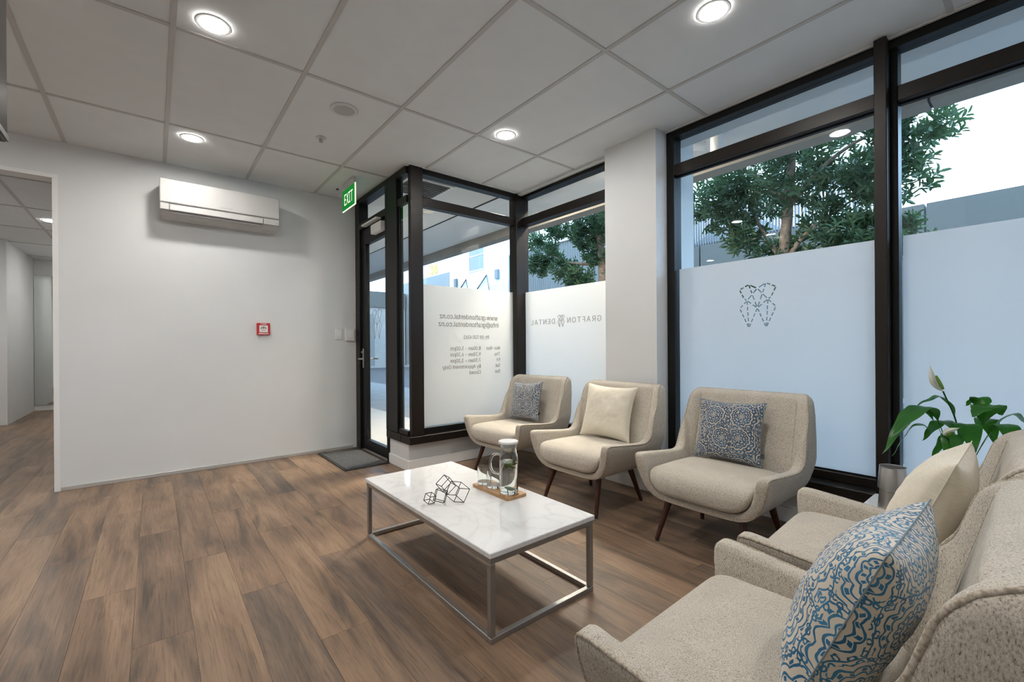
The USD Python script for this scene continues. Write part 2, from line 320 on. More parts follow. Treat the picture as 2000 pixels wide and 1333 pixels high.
# floor: planks lying along y
floor = thing('floor', 'brown and grey wood-look vinyl plank floor', kind='structure')
slab = obj('screed', B(XW0-.1, YB-.1, -.12, XR+.05, 11.4, -.006), 'concrete', floor)
area = unary_union([room, opening, hall.intersection(sbox(-3, YL, -.3, 11.3))])
W, Lp = .18, 1.22
tones = ['plank_tan', 'plank_grey', 'plank_brown', 'plank_tan']
k = 0; x = -1.846-9*W+.0
cols = int((XR-(-3.4))/W)+3
for c in range(cols):
    x0 = -3.486+c*W; off = (c*.437) % 1*Lp
    y = YB-off
    while y < 11.3:
        pc = sbox(x0+.0005, y+.0005, x0+W-.0005, y+Lp-.0005).intersection(area)
        # planks the photograph cannot show (behind the camera or deep behind walls) are left to the screed's edge rows
        seen = (y+Lp > -.3) and (x0+W > -1.75 if y > 1.5 else x0+W > -.9) and not (y > 5 and x0 > -.2)
        if pc.area > 1e-4:
            for g in getattr(pc, 'geoms', [pc]):
                if seen or True:
                    mm = poly(g, .006); mm.apply_translation([0, 0, -.006]); obj('plank', mm, tones[int(rng.integers(0, 4))], floor)
        y += Lp

# ceiling: lay-in tiles with tee bars
ceil = thing('ceiling', 'suspended ceiling of white tiles in a metal grid', kind='structure')
gx = [-.515+.6*i for i in range(-5, 6)]; gy = [3.9155-1.2*j for j in range(-1, 5)]
ex = [XW0]+[g for g in gx if g > XW0]+[XR]; ey = [YB]+sorted(g for g in gy if YB < g < YL)+[YL]
for a, b in zip(ex[:-1], ex[1:]):
    for c, d in zip(ey[:-1], ey[1:]):
        pc = sbox(a+.003, c+.003, b-.003, d-.003).intersection(room)
        if pc.area > 1e-3:
            mm = poly(pc, .016); mm.apply_translation([0, 0, ZC+.004]); obj('ceiling_tile', mm, 'ceiling_tile', ceil)
def teebar(x0, y0, x1, y1):
    pc = sbox(x0, y0, x1, y1).intersection(room)
    for g in getattr(pc, 'geoms', [pc]):
        if g.area > 1e-4:
            mm = poly(g, .006); mm.apply_translation([0, 0, ZC-.001]); obj('tee_bar', mm, 'tee', ceil)
for g in gx: teebar(g-.012, YB, g+.012, YL)
for g in gy:
    if g < YL:
        for a, b in zip(ex[:-1], ex[1:]): teebar(a+.0125, g-.012, b-.0125, g+.012)
edge = room.difference(room.buffer(-.018, join_style=2)); mm = poly(edge, .006); mm.apply_translation([0, 0, ZC-.002]); obj('wall_angle', mm, 'ceiling_tile', ceil)
mm = poly(unary_union([room, sbox(XW0-.1, YB-.1, XR+.1, YA), sbox(XW0-.1, YA, XA+.02, YL+.11), sbox(-3.1, YL, .2, 11.4)]), .25); mm.apply_translation([0, 0, ZC+.10]); obj('slab_above', mm, 'concrete', ceil)

# wall with the air conditioner, pierced by the hall opening
wp = sbox(XW0, 0, 1.70, ZC+.1).difference(sbox(-1.62, -.01, -.567, 2.386))
wl = obj('wall_left', remap(poly(wp, .11), [[1, 0, 0], [0, 0, 1], [0, 1, 0]], (0, YL, 0)), 'wall_paint', label='white painted wall carrying the air conditioner', kind='structure')
obj('wall_back', B(XW0-.1, YB-.1, 0, XR+.2, YB, ZC+.1), 'wall_paint', label='plain white wall behind the camera', kind='structure')
obj('wall_far_left', B(XW0-.1, YB, 0, XW0, YL+.11, ZC+.1), 'wall_paint', label='plain white wall on the far left', kind='structure')
obj('baseboard_left', join(B(-.545, YL-.012, 0, 1.66, YL, .03, .002)), 'grey_trim', label='thin grey aluminium skirting strip under the white wall', kind='structure')
t = thing('trim_1', 'pale aluminium trim framing the hall opening', kind='structure')
obj('jamb_trim', B(-.585, YL-.006, 0, -.553, YL+.116, 2.3715), 'white_trim', t)
obj('head_trim', B(-1.62, YL-.006, 2.372, -.553, YL+.116, 2.40), 'white_trim', t)
# column between the two window groups, with skirting
YC0, YC1, XC = 1.83, 2.295, 2.835
col = thing('wall_right', 'white plastered column and low walls under the windows', kind='structure')
obj('column', B(XC, YC0, 0, 3.36, YC1, ZC+.1), 'wall_paint', col)
obj('low_wall', B(2.985, YB, 0, 3.10, YC0, .235), 'wall_paint', col)
obj('low_wall', B(2.985, YC1, 0, 3.10, 3.544, .235), 'wall_paint', col)
obj('low_wall', poly(Polygon([(1.715, 3.545), (3.10, 3.545), (3.10, 3.66), (1.80, 3.66), (1.80, 3.935), (1.715, 3.935)]), .235), 'wall_paint', col)
obj('pelmet', B(2.925, YC1, 2.632, 2.99, YA, ZC+.1), 'wall_paint', col)
bb = thing('baseboard_right', 'white skirting boards along the low window walls and column', kind='structure')
for q in ((2.972, YB, 2.985, YC0-.012), (2.972, YC1+.012, 2.985, 3.532), (XC-.012, YC0-.012, XC, YC1+.012), (XC, YC0-.012, 2.985, YC0), (XC, YC1, 2.985, YC1+.012), (1.703, 3.532, 2.972, 3.545), (1.703, 3.545, 1.715, 3.935)):
    obj('skirting', B(q[0], q[1], 0, q[2], q[3], .09, .002), 'white_trim', bb)

# ------------------------------------------------------------------ windows
Z0, ZT0, ZT1, ZH, ZF = .352, 2.322, 2.400, 2.602, 1.635
def film_thing(name, label, pg, place, cut=None):
    pass
MY = [[0, 0, 1], [1, 0, 0], [0, 1, 0]]     # (a,b,c) -> x=c, y=a, z=b   (plane x = const, reading towards +y = mirrored from inside)
MX = [[-1, 0, 0], [0, 0, 1], [0, 1, 0]]    # (a,b,c) -> x=-a, y=c, z=b  (plane y = const, mirrored from inside)
# tooth emblem, unit height, drawn as lines; from the close-up of the cut-out on the big window
LG = {'c': (0, .896), 'j': (0, .449)}
for q_, r_, x_, z_ in (('a', 'e', .425, .898), ('b', 'd', .198, 1.), ('g', 'h', .119, .770), ('o', 'p', .314, .681), ('f', 'i', .243, .633), ('k', 'l', .422, .456), ('m', 'n', .203, 0.)):
    LG[q_] = (-x_*.92, z_); LG[r_] = (x_*.92, z_)
LN = ['a-b', 'b-c', 'c-d', 'd-e', 'a-o', 'o-f', 'e-p', 'p-i', 'b-g', 'g-f', 'd-h', 'h-i', 'c-g', 'g-j', 'c-h', 'h-j', 'f-j', 'i-j', 'f-k', 'i-l', 'k-m', 'l-n', 'f-m', 'i-n', 'j-m', 'j-n']
def emblem(hgt, w, dash=0):
    out = []
    for s in LN:
        a, b = (np.array(LG[q]) for q in s.split('-')); a, b = a*hgt, b*hgt
        L_ = np.linalg.norm(b-a); n = max(1, int(L_/dash)) if dash else 1
        for i in range(n):
            p, q = a+(b-a)*(i+(.12 if dash else 0))/n, a+(b-a)*(i+(.80 if dash else 1))/n
            out.append(LineString([p, q]).buffer(w/2, cap_style=2))
    return unary_union(out)
def text_poly_mesh(s, h, bold=False): return meshkit.text_mesh(s, h, depth=.0012, bold=bold)

# window_1: big right-hand window with one mullion
YR0 = -.72
w = thing('window_1', 'tall dark-framed shopfront window right of the column, half frosted', kind='structure')
obj('sill', B(2.875, YR0, .235, 3.11, YC0-.002, .302, .003), 'frame', w)
obj('bottom_rail', B(2.985, YR0, .302, 3.06, YC0-.002, Z0, .003), 'frame', w)
obj('head', B(XR, YR0, ZH, 3.07, YC0-.002, ZC-.003, .003), 'frame_black', w)
obj('jamb', B(XR, 1.768, .302, 3.07, YC0-.002, ZH, .003), 'frame_black', w)
obj('mullion', B(2.905, .545, .302, 3.07, .597, ZC-.003, .003), 'frame', w)
obj('mullion', B(2.985, .515, .302, 3.07, .5445, ZC-.003, .003), 'frame_black', w)
obj('mullion', B(2.905, YR0, .302, 3.07, YR0+.06, ZC-.003, .003), 'frame', w)
bays = [(.597, 1.768), (YR0+.06, .515)]
for a, b in bays:
    obj('transom', B(XR, a, ZT0, 3.06, b, ZT1, .003), 'frame', w)
    obj('pane', B(3.020, a, ZT1, 3.026, b, ZH), 'pane', w); obj('pane', B(3.020, a, Z0, 3.026, b, ZT0), 'pane', w)
    obj('stop_bead', join(B(3.012, a, Z0, 3.034, b, Z0+.008), B(3.012, a, ZT0-.008, 3.034, b, ZT0)), 'frame_black', w)
    fp = sbox(a+.012, Z0+.008, b-.012, ZF)
    if b > 1: 
        e = emblem(.282, .0085, .032)
        from shapely import affinity
        fp = fp.difference(affinity.translate(e, 1.216, 1.186))
    obj('frosted_film', remap(poly(fp, .0012), MY, (3.0175, 0, 0)), 'frosted', w, label='frosted film with a clear cut-out tooth emblem' if b > 1 else 'plain frosted film')
# window_2: left of the column
w = thing('window_2', 'dark-framed window between column and entrance corner, lettered frosted film', kind='structure')
a, b = YC1+.002, 3.497
obj('sill', B(2.875, a, .235, 3.11, 3.545, .302, .003), 'frame', w)
obj('bottom_rail', B(2.985, a, .302, 3.06, b, Z0, .003), 'frame', w)
obj('head', B(XR, a, 2.60, 3.07, b, ZC-.02, .003), 'frame_black', w)
obj('jamb', B(XR, a, .302, 3.07, a+.03, 2.60, .003), 'frame_black', w)
obj('transom', B(XR, a+.03, ZT0, 3.06, b, ZT1, .003), 'frame', w)
obj('pane', B(3.020, a+.03, ZT1, 3.026, b, 2.60), 'pane', w); obj('pane', B(3.020, a+.03, Z0, 3.026, b, ZT0), 'pane', w)
obj('frosted_film', remap(poly(sbox(a+.032, Z0+.006, b-.006, ZF), .0012), MY, (3.0175, 0, 0)), 'frosted', w, label='frosted film with grey lettering')
def letters(parent, s, y0, z0, h, width=None, bold=False, plane='x', at=3.0145, name='lettering', spacing=None, ink='ink_grey'):
    if spacing:
        ms = []; x_ = 0
        for ch in s:
            g = text_poly_mesh(ch, h, bold); g.apply_translation([x_-g.bounds[0][0], 0, 0]); ms.append(g); x_ = g.bounds[1][0]+spacing
        g = join(ms)
    else: g = text_poly_mesh(s, h, bold)
    if width: g.apply_transform(np.diag([width/g.bounds[1][0], 1, 1, 1]))
    g = remap(g, MY if plane == 'x' else MX, (at, y0, z0) if plane == 'x' else (y0, at, z0))
    return obj(name, g, ink, parent, label=f'grey mirrored lettering {s}' if len(s) < 30 else None)
letters(w, 'GRAFTON', 2.489, 1.292, .05, .405, spacing=.018, ink='ink_pale')
letters(w, 'DENTAL', 3.06, 1.292, .05, .345, spacing=.018, ink='ink_pale')
obj('emblem', remap(poly(emblem(.115, .004), .0012), MY, (3.0145, 2.975, 1.258)), 'ink_pale', w, label='grey tooth emblem')
# window_3: glass facing the room at the entrance corner
w = thing('window_3', 'dark-framed glazing beside the chairs with opening hours on frosted film', kind='structure')
obj('sill', B(1.695, 3.48, .235, 2.874, 3.66, .302, .003), 'frame', w)
obj('bottom_rail', B(1.845, 3.535, .302, 2.905, 3.60, Z0+.006, .003), 'frame_black', w)
obj('post', B(1.725, 3.50, .302, 1.845, 3.548, ZC-.003, .004), 'frame', w)
obj('post_return', B(1.802, 3.549, .302, 1.845, 3.60, ZC-.003, .003), 'frame_black', w)
obj('post', B(2.905, 3.498, .302, 3.07, 3.615, ZC-.003, .004), 'frame', w)
obj('head', B(1.845, 3.515, 2.60, 2.905, 3.60, ZC-.003, .003), 'frame_black', w)
obj('transom', B(1.845, 3.52, ZT0, 2.905, 3.595, ZT1, .003), 'frame', w)
obj('pane', B(1.845, 3.560, ZT1, 2.905, 3.566, 2.60), 'pane', w); obj('pane', B(1.845, 3.560, Z0+.006, 2.905, 3.566, ZT0), 'pane', w)
obj('frosted_film', remap(poly(sbox(-2.899, Z0+.012, -1.851, ZF), .0012), MX, (0, 3.5575, 0)), 'frosted', w, label='frosted film with contact details and opening hours')
tx = lambda s, x0, z0, h, wd, bold=False: letters(w, s, x0, z0, h, wd, bold, 'y', 3.5545)
tx('www.graftondental.co.nz', 2.70, 1.337, .046, .665); tx('info@graftondental.co.nz', 2.712, 1.265, .046, .69)
tx('Ph: 09 320 4161', 2.592, 1.150, .034, .30)
for i, (d_, t_, wd) in enumerate((('Mon-Wed', '8.00am - 5.00pm', .345), ('Thu', '9.30am - 6.30pm', .345), ('Fri', '7.30am - 3.30pm', .345), ('Sat', 'By Appointment Only', .43), ('Sun', 'Closed', .135))):
    z_ = 1.043-i*.058
    tx(d_, 2.728, z_, .034, {'Mon-Wed': .17, 'Thu': .07, 'Fri': .045, 'Sat': .06, 'Sun': .065}[d_]); tx(t_, 2.492, z_, .034, wd)
# window_4: narrow sidelight beside the door
w = thing('window_4', 'narrow dark-framed sidelight between entrance door and corner post', kind='structure')
obj('sill', B(1.693, 3.662, .235, 1.80, 3.965, .302, .003), 'frame', w)
obj('post', B(1.70, 3.735, .302, 1.738, 3.932, ZC-.003, .004), 'frame_black', w)
obj('post', B(1.739, 3.80, .302, 1.80, 3.932, ZC-.003, .003), 'frame_black', w)
obj('post_foot', B(1.70, 3.936, 0, 1.80, 3.964, .234, .003), 'frame_black', w)
obj('head', B(1.70, 3.550, 2.585, 1.76, 3.734, ZC-.003, .003), 'frame', w)
obj('transom', B(1.71, 3.550, 2.335, 1.75, 3.734, 2.40, .003), 'frame', w)
obj('bottom_rail', B(1.71, 3.550, .303, 1.75, 3.734, .345, .003), 'frame', w)
obj('pane', B(1.726, 3.550, .346, 1.732, 3.734, 2.334), 'pane', w); obj('pane', B(1.726, 3.550, 2.401, 1.732, 3.734, 2.584), 'pane', w)
# door_1: glass entrance door
d = thing('door_1', 'dark-framed glass entrance door with lever handle and closer', kind='structure')
obj('jamb', B(1.70, 4.655, 0, 1.80, YL+.0, ZC-.003, .004), 'frame_black', d)
obj('jamb', B(1.70, 3.934, .303, 1.80, 3.985, ZC-.003, .003), 'frame_black', d)
obj('head', B(1.70, 3.986, 2.600, 1.80, 4.654, ZC-.003, .003), 'frame_black', d)
obj('transom', B(1.70, 3.986, 2.315, 1.80, 4.654, 2.385, .003), 'frame', d)
obj('pane', B(1.752, 3.986, 2.386, 1.758, 4.654, 2.599), 'pane', d)
lf = obj('leaf_frame', join(B(1.725, 4.555, .012, 1.775, 4.652, 2.31, .003), B(1.725, 3.990, .012, 1.775, 4.03, 2.31, .003), B(1.725, 4.03, 2.15, 1.775, 4.555, 2.31, .003), B(1.725, 4.03, .012, 1.775, 4.555, .115, .003)), 'frame_black', d)
obj('leaf_pane', B(1.747, 4.03, .115, 1.753, 4.555, 2.15), 'pane', lf)
obj('emblem', remap(poly(emblem(.30, .0045), .0012), MY, (1.7445, 4.30, 1.16)), 'ink_grey', lf, label='thin grey tooth emblem on the door glass')
obj('lever_handle', join(B(1.715, 4.59, .86, 1.724, 4.625, 1.06, .003), rod((1.715, 4.607, .955), (1.67, 4.607, .955), .009), rod((1.67, 4.613, .955), (1.67, 4.48, .955), .008), rod((1.713, 4.607, 1.025), (1.70, 4.607, 1.025), .011)), 'steel', d, smooth=40)
obj('closer', join(B(1.665, 4.01, 2.185, 1.724, 4.25, 2.275, .006), B(1.64, 4.05, 2.295, 1.69, 4.43, 2.312, .002)), 'white_plastic_b', d)
obj('rivet', join([trimesh.creation.icosphere(1, .004).apply_translation([1.70, 4.70, z_]) for z_ in np.arange(.1, 2.5, .27)]), 'steel', d, kind='stuff')

obj('outer_lever', join(rod((1.776, 4.607, .955), (1.83, 4.607, .955), .009), rod((1.83, 4.613, .955), (1.83, 4.48, .955), .008)), 'steel', d)
# ------------------------------------------------------------------ hall beyond the opening
t = thing('wall_hall', 'white hall walls beyond the opening', kind='structure')
obj('wall_panel', B(-3.1, 9.45, 0, -1.62, 9.55, ZC+.1), 'wall_paint', t); obj('wall_panel', B(-1.72, 9.551, 0, -1.62, 11.3, ZC+.1), 'wall_paint', t)
obj('wall_panel', B(-.30, YL+.11, 0, -.20, 11.4, ZC+.1), 'wall_paint', t); obj('wall_panel', B(-3.1, YL+.11, 0, -3.0, 9.45, ZC+.1), 'wall_paint', t)
obj('wall_panel', B(-1.72, 11.3, 0, -.2, 11.4, ZC+.1), 'wall_paint', t)
obj('skirting', join(B(-1.62, 11.285, 0, -.30, 11.30, .10)), 'white_trim', t)
hc = thing('ceiling_hall', 'white tiled ceiling of the hall', kind='structure')
hx = [-3.0]+[-2.9+.6*i for i in range(0, 5)]+[-.30]; hy = [YL+.11, 6.0, 7.2, 8.4, 9.6, 10.8, 11.3]
for a, b in zip(hx[:-1], hx[1:]):
    for c, e in zip(hy[:-1], hy[1:]): obj('ceiling_tile', B(a+.003, c+.003, ZC+.004, b-.003, e-.003, ZC+.02), 'ceiling_tile', hc)
for g in hx[1:-1]: obj('tee_bar', B(g-.012, YL+.11, ZC-.001, g+.012, 11.3, ZC+.005), 'tee', hc)
for g in hy[1:-1]:
    for a, b in zip(hx[:-1], hx[1:]): obj('tee_bar', B(a+.0125, g-.012, ZC-.001, b-.0125, g+.012, ZC+.005), 'tee', hc)
t = thing('wall_mirror', 'tall frameless mirror filling the end wall of the hall', 'mirror', (0, 0, 0))
obj('glass', B(-1.615, 11.27, .10, -.42, 11.279, 2.37), 'mirror', t); obj('backing', B(-1.615, 11.279, .10, -.42, 11.284, 2.37), 'grey_trim', t)
t = thing('picture_frame', 'dark-edged picture on the hall wall seen past the jamb', 'picture', (0, 0, 0))
obj('frame', B(-.325, 9.3, 1.30, -.301, 9.9, 1.95, .003), 'dark_plastic', t); obj('print', B(-.328, 9.34, 1.34, -.3255, 9.86, 1.91), 'label_paper', t)

# ------------------------------------------------------------------ ceiling fittings
def downlight(x, y, label, z=ZC, r=.062, lens='lamp_lens', group=None):
    t = thing('downlight', label, 'ceiling light', (x, y, z), 0, group)
    obj('trim_ring', lathe([(r, -.004), (r+.010, -.005), (r+.014, -.0015), (r+.014, .001), (r, .001), (r, -.004)], 40), 'white_trim', t, smooth=40)
    obj('lens', lathe([(0, -.003), (r, -.003), (r, 0), (0, 0)], 40), lens, t)
    return t
downlight(.237, 2.576, 'round ceiling downlight nearest the camera, upper left of picture')
downlight(2.059, 1.017, 'round ceiling downlight near the big right-hand window, at the top edge')
downlight(.235, 4.07, 'small round ceiling downlight in front of the air conditioner')
downlight(2.049, 2.582, 'round ceiling downlight above the row of armchairs, near the column')
for x, y, lab in ((-.83, 2.58, 'middle downlight of the row reflected in front of the tree trunk'), (-1.93, 2.57, 'farthest downlight of the row reflected in the big window'), (-2.04, 4.08, 'downlight reflected at the lower left corner of the clear glass')):
    downlight(x, y, lab)
for x, y, lab in ((.237, 1.017, 'ceiling downlight just above the top edge of the frame'), (-1.4, 1.017, 'ceiling downlight out of frame to the left of the television'), (.9, -.6, 'ceiling downlight behind the foreground armchairs, out of frame')):
    downlight(x, y, lab)
downlight(-.97, 7.767, 'small round downlight in the hall ceiling beyond the opening')
for x, y, lab in ((-2.1, 6.3, 'hall downlight hidden past the left edge, nearest the opening'), (-2.1, 8.0, 'hall downlight hidden past the left edge, halfway down the hall'), (-.62, 10.0, 'hall downlight hidden by the white wall, nearest the mirror')): downlight(x, y, lab)
t = thing('ceiling_speaker', 'round grey grille speaker in the ceiling tile', 'speaker', (.992, 2.971, ZC))
obj('rim', lathe([(.066, -.004), (.085, -.006), (.090, 0), (.090, .002), (.066, .002), (.066, -.004)], 40), 'white_plastic_b', t, smooth=40)
obj('grille', lathe([(0, -.007), (.05, -.006), (.066, -.003), (.066, 0), (0, 0)], 32), 'grey_plastic', t, smooth=40)
t = thing('sprinkler', 'small fire sprinkler head in the ceiling', 'sprinkler', (.988, 3.478, ZC))
obj('rosette', lathe([(0, -.006), (.03, -.005), (.036, 0), (0, 0)], 24), 'white_plastic_b', t, smooth=40)
obj('deflector', join(lathe([(0, -.03), (.014, -.03), (.014, -.028), (0, -.028)], 12), rod((0, 0, 0), (0, 0, -.03), .005), rod((.009, 0, -.005), (.009, 0, -.028), .002), rod((-.009, 0, -.005), (-.009, 0, -.028), .002)), 'steel', t)
t = thing('ceiling_stud', 'tiny dark sensor knob in the ceiling by the exit sign', 'sensor', (1.43, 4.50, ZC)); obj('knob', lathe([(0, -.012), (.009, -.01), (.012, 0), (0, 0)], 16), 'dark_plastic', t, smooth=40)
# exit sign
t = thing('exit_sign', 'green illuminated exit sign hanging from the ceiling by the door', 'exit sign', (1.445, 4.215, ZC))
obj('panel', B(-.004, -.17, -.255, .004, .17, -.062), 'exit_green', t)
obj('lit_edge', join(B(-.005, -.178, -.262, .005, -.1701, -.062), B(-.005, -.1701, -.262, .005, .17, -.2551)), 'exit_white', t, label='bright lit edge')
obj('bracket', join(B(-.010, -.15, -.0615, .010, .15, -.001, .003)), 'white_plastic_b', t)
g = text_poly_mesh('EXIT', .105); g.apply_transform(np.diag([.235/g.bounds[1][0], 1, 1, 1]))
obj('lettering', remap(g, [[0, 0, -1], [-1, 0, 0], [0, 1, 0]], (-.0045, .1175, -.212)), 'exit_white', t, label='white word EXIT')
# air conditioner
t = thing('air_conditioner', 'white wall-mounted split air conditioner high on the wall', 'air conditioner', (.483, YL, 2.16))
pf = [(0, .02), (.05, 0), (.15, .012), (.205, .045), (.215, .085), (.213, .29), (.19, .30), (0, .30)]
body = remap(poly(Polygon([(-a, b) for a, b in pf]), .86), [[0, 0, 1], [1, 0, 0], [0, 1, 0]], (-.43, 0, 0)); obj('body', body, 'appliance_white', t)
obj('front_panel', B(-.436, -.232, .105, .436, -.2152, .298, .006), 'appliance_white', t)
obj('vane', join(B(-.372, -.232, .045, .302, -.2165, .096, .004)), 'appliance_white', t); obj('control_cover', B(.306, -.229, .045, .434, -.2165, .099, .004), 'appliance_white', t); obj('end_cover', B(-.434, -.229, .045, -.376, -.2165, .099, .004), 'appliance_white', t)
obj('air_slot', B(-.36, -.2105, .028, .30, -.19, .0395), 'grey_plastic', t)
g = text_poly_mesh('MITSUBISHI ELECTRIC', .009); g.apply_transform(np.diag([.095/g.bounds[1][0], 1, 1, 1]))
obj('lettering', remap(g, [[1, 0, 0], [0, 0, -1], [0, 1, 0]], (-.03, -.2325, .125)), 'grey_plastic', t, label='small grey maker lettering')
obj('indicator', B(.33, -.2302, .068, .36, -.2291, .075), 'grey_plastic', t); obj('indicator', B(.40, -.2302, .055, .425, -.2291, .07), 'grey_plastic', t)
# fire call point
t = thing('fire_call_point', 'red fire alarm call point on the white wall', 'fire alarm', (.815, YL, 1.257))
obj('housing', B(-.055, -.03, -.056, .055, 0, .056, .004), 'red_plastic', t); obj('window', B(-.036, -.033, -.034, .036, -.0301, .034, .001), 'label_paper', t)
g = text_poly_mesh('FIRE', .012); g.apply_transform(np.diag([.05/g.bounds[1][0], 1, 1, 1])); obj('lettering', remap(g, [[1, 0, 0], [0, 0, -1], [0, 1, 0]], (-.025, -.0302, .039)), 'ink_white', t, label='white word FIRE')
obj('symbol', join([trimesh.creation.icosphere(1, .006).apply_transform(np.diag([1, .2, 1, 1])).apply_translation([q, -.0335, .008]) for q in (-.017, 0, .017)]+[B(-.012, -.0338, .016, .012, -.0331, .022), B(-.014, -.0338, -.014, .016, -.0331, -.011)]), 'dark_plastic', t)
obj('footer_line', B(-.042, -.0308, -.049, .042, -.0301, -.043), 'ink_white', t)
for x, lab, wd, dp in ((1.52, 'left white switch plate beside the entrance door', .078, .012), (1.632, 'right white keypad box beside the entrance door, slightly thicker', .092, .03)):
    t = thing('switch_plate', lab, 'switch', (x, YL, 1.215)); h = .058 if dp < .02 else .068
    obj('plate', B(-wd/2, -dp, -h, wd/2, 0, h, .004), 'white_plastic', t); obj('button', B(-wd*.3, -dp-.003, -h*.5, wd*.3, -dp-.0001, h*.6, .001), 'white_trim', t)
# television on its partition at the left edge
obj('wall_partition', B(-.60, .6, 0, -.486, 2.36, ZC-.003), 'wall_paint', label='short white partition carrying the television', kind='structure')
t = thing('television', 'black flat-screen television edge at the top left of the picture', 'television', (-.484, 1.85, 1.85))
obj('casing', B(.03, -.62, 0, .066, .62, .70, .006), 'dark_plastic', t); obj('screen', B(.0665, -.605, .03, .068, .605, .685), 'black_gloss', t); obj('bracket', B(0, -.2, .2, .03, .2, .5), 'steel', t)
obj('lower_bezel', B(.0662, -.615, 0.002, .0705, .615, .026, .001), 'dark_plastic', t)
# door mat
t = thing('door_mat', 'dark grey ribbed door mat at the glass entrance door', 'door mat', (1.49, 4.30, 0))
obj('carpet', B(-.185, -.385, .001, .185, .385, .011, .002), 'mat_carpet', t); obj('edging', join(B(-.205, -.405, 0, .205, -.3852, .008, .002), B(-.205, .3852, 0, .205, .405, .008, .002), B(-.205, -.385, 0, -.1852, .385, .008, .002), B(.1852, -.385, 0, .205, .385, .008, .002)), 'mat_rubber', t)

# ------------------------------------------------------------------ armchairs
HS = .0095
FV = [(0, .224), (.16, .226), (.22, .234), (.262, .251), (.297, .285), (.328, .345), (.347, .41), (.357, .465), (.356, .50), (.349, .62), (.340, .72), (.330, .775), (.306, .806), (0, .808)]     # outline from the front
IV = [(0, .262), (.15, .263), (.20, .271), (.235, .289), (.262, .323), (.280, .37), (.290, .42), (.298, .465), (.312, .54), (.338, .64), (.42, .82), (0, .9)]              # hollow from the front
sym = lambda h: np.array(h+[(-a, b) for a, b in h[::-1]])
SP = np.array([(.035, .222), (.018, .30), (.004, .42), (.003, .452), (.012, .467), (.03, .471), (.14, .46), (.30, .443), (.39, .437), (.43, .447), (.455, .475), (.475, .53), (.512, .635), (.53, .685), (.55, .724), (.575, .760), (.605, .787), (.64, .803), (.665, .80), (.678, .78), (.665, .68), (.64, .50), (.615, .36), (.585, .275), (.53, .24)])
gxx = np.arange(-.40, .4001, HS); gdd = np.arange(-.04, .70, HS); gzz = np.arange(.19, .84, HS)
LX, DD, ZZ = np.meshgrid(gxx, gdd, gzz, indexing='ij')
a2, z2 = np.meshgrid(gxx, gzz, indexing='ij'); sF = sdf_poly(sym(FV), a2, z2)[:, None, :]; sI = sdf_poly(sym(IV), a2, z2)[:, None, :]
d2, zz2 = np.meshgrid(gdd, gzz, indexing='ij'); sP = sdf_poly(SP, d2, zz2)[None]
dback = .515+(ZZ-.47)*.27
wing = np.maximum(np.abs(LX)-.262, 0)*.42
plan = DD-(dback-wing)-.004+.012*np.exp(-((np.abs(LX)-.268)/.008)**2)*-1
hollow = np.maximum(sI, plan)
cfs = np.maximum(np.maximum(sF, sP), -hollow)
cfs = gaussian_filter(cfs, .9)
def project(p, F, org, h, it=6, off=0.):
    p = np.array(p, float)
    for _ in range(it):
        q = ((p-org)/h).T
        f = map_coordinates(F, q, order=1, mode='nearest')
        g = np.stack([(map_coordinates(F, q+np.eye(3)[a][:, None]*.6, order=1, mode='nearest')-map_coordinates(F, q-np.eye(3)[a][:, None]*.6, order=1, mode='nearest'))/(1.2*h) for a in range(3)], 1)
        p -= .8*((f-off)/(np.sum(g*g, 1)+1e-4))[:, None]*g
    return p
ORG = np.array([gxx[0], gdd[0], gzz[0]])
shell_mesh = nets(cfs, ORG, HS)
# seat cushion
seatF = np.maximum(np.maximum(sI+.004, DD-(dback-.012)), .026-DD)
front_round = sdf_poly(np.array([(.0, .28), (.0, .33), (.008, .36), (.032, .388), (.08, .402), (.25, .408), (.6, .395), (.6, .262), (.02, .262)]), d2, zz2)[None]
crown = ZZ-(.398+.016*(1-(LX/.29)**2)-.03*np.clip(DD-.25, 0, 1))
seatF = np.maximum(np.maximum(np.maximum(sI+.003, DD-(dback-.014)), crown), front_round-.004)
seatF = np.maximum(seatF, -(DD+.004))
seatF = gaussian_filter(seatF, 1.7)
seat_mesh = nets(seatF, ORG, HS)
# piping: front edge, arm top outer edge, up the wing and over the back
def fv_lat(z): 
    q = np.array(FV[:13]); return np.interp(z, q[:, 1], q[:, 0])
half = [(a, .028-.022*np.clip((b-.24)/.2, 0, 1), b) for a, b in FV[:8]]
half += [(fv_lat(b)+.0, a, b) for a, b in SP[5:18]]
half = np.array([(a, d_, z_) for a, d_, z_ in half])
topz = [(.29, .655, .81), (.15, .66, .812), (0, .66, .812)]
path = np.vstack([half, topz]); path = crom(path, 7); path = project(path, cfs, ORG, HS, 8, -.0005)
for _ in range(5): path = np.vstack([path[:1], (path[:-2]+path[1:-1]*2+path[2:])/4, path[-1:]])
both = np.vstack([path, (path*[-1, 1, 1])[::-1][1:]])
pipe_mesh = tube(both[:-1], .0048, 7, closed=True)
def seam(lat, z0, z1):
    z_ = np.linspace(z0, z1, 14); p = np.stack([np.full(14, lat), .515+(z_-.47)*.27-.004, z_], 1)
    return tube(project(p, cfs, ORG, HS, 6, 0.), .0024, 6)
def chair_leg(x0, y0, x1, y1, ztop):
    pts = np.linspace((x0, y0, ztop), (x1, y1, .012), 5); rr = np.linspace(.021, .0115, 5)
    return tube(pts, rr, 14)
AG = 'beige tweed armchairs of the waiting area'
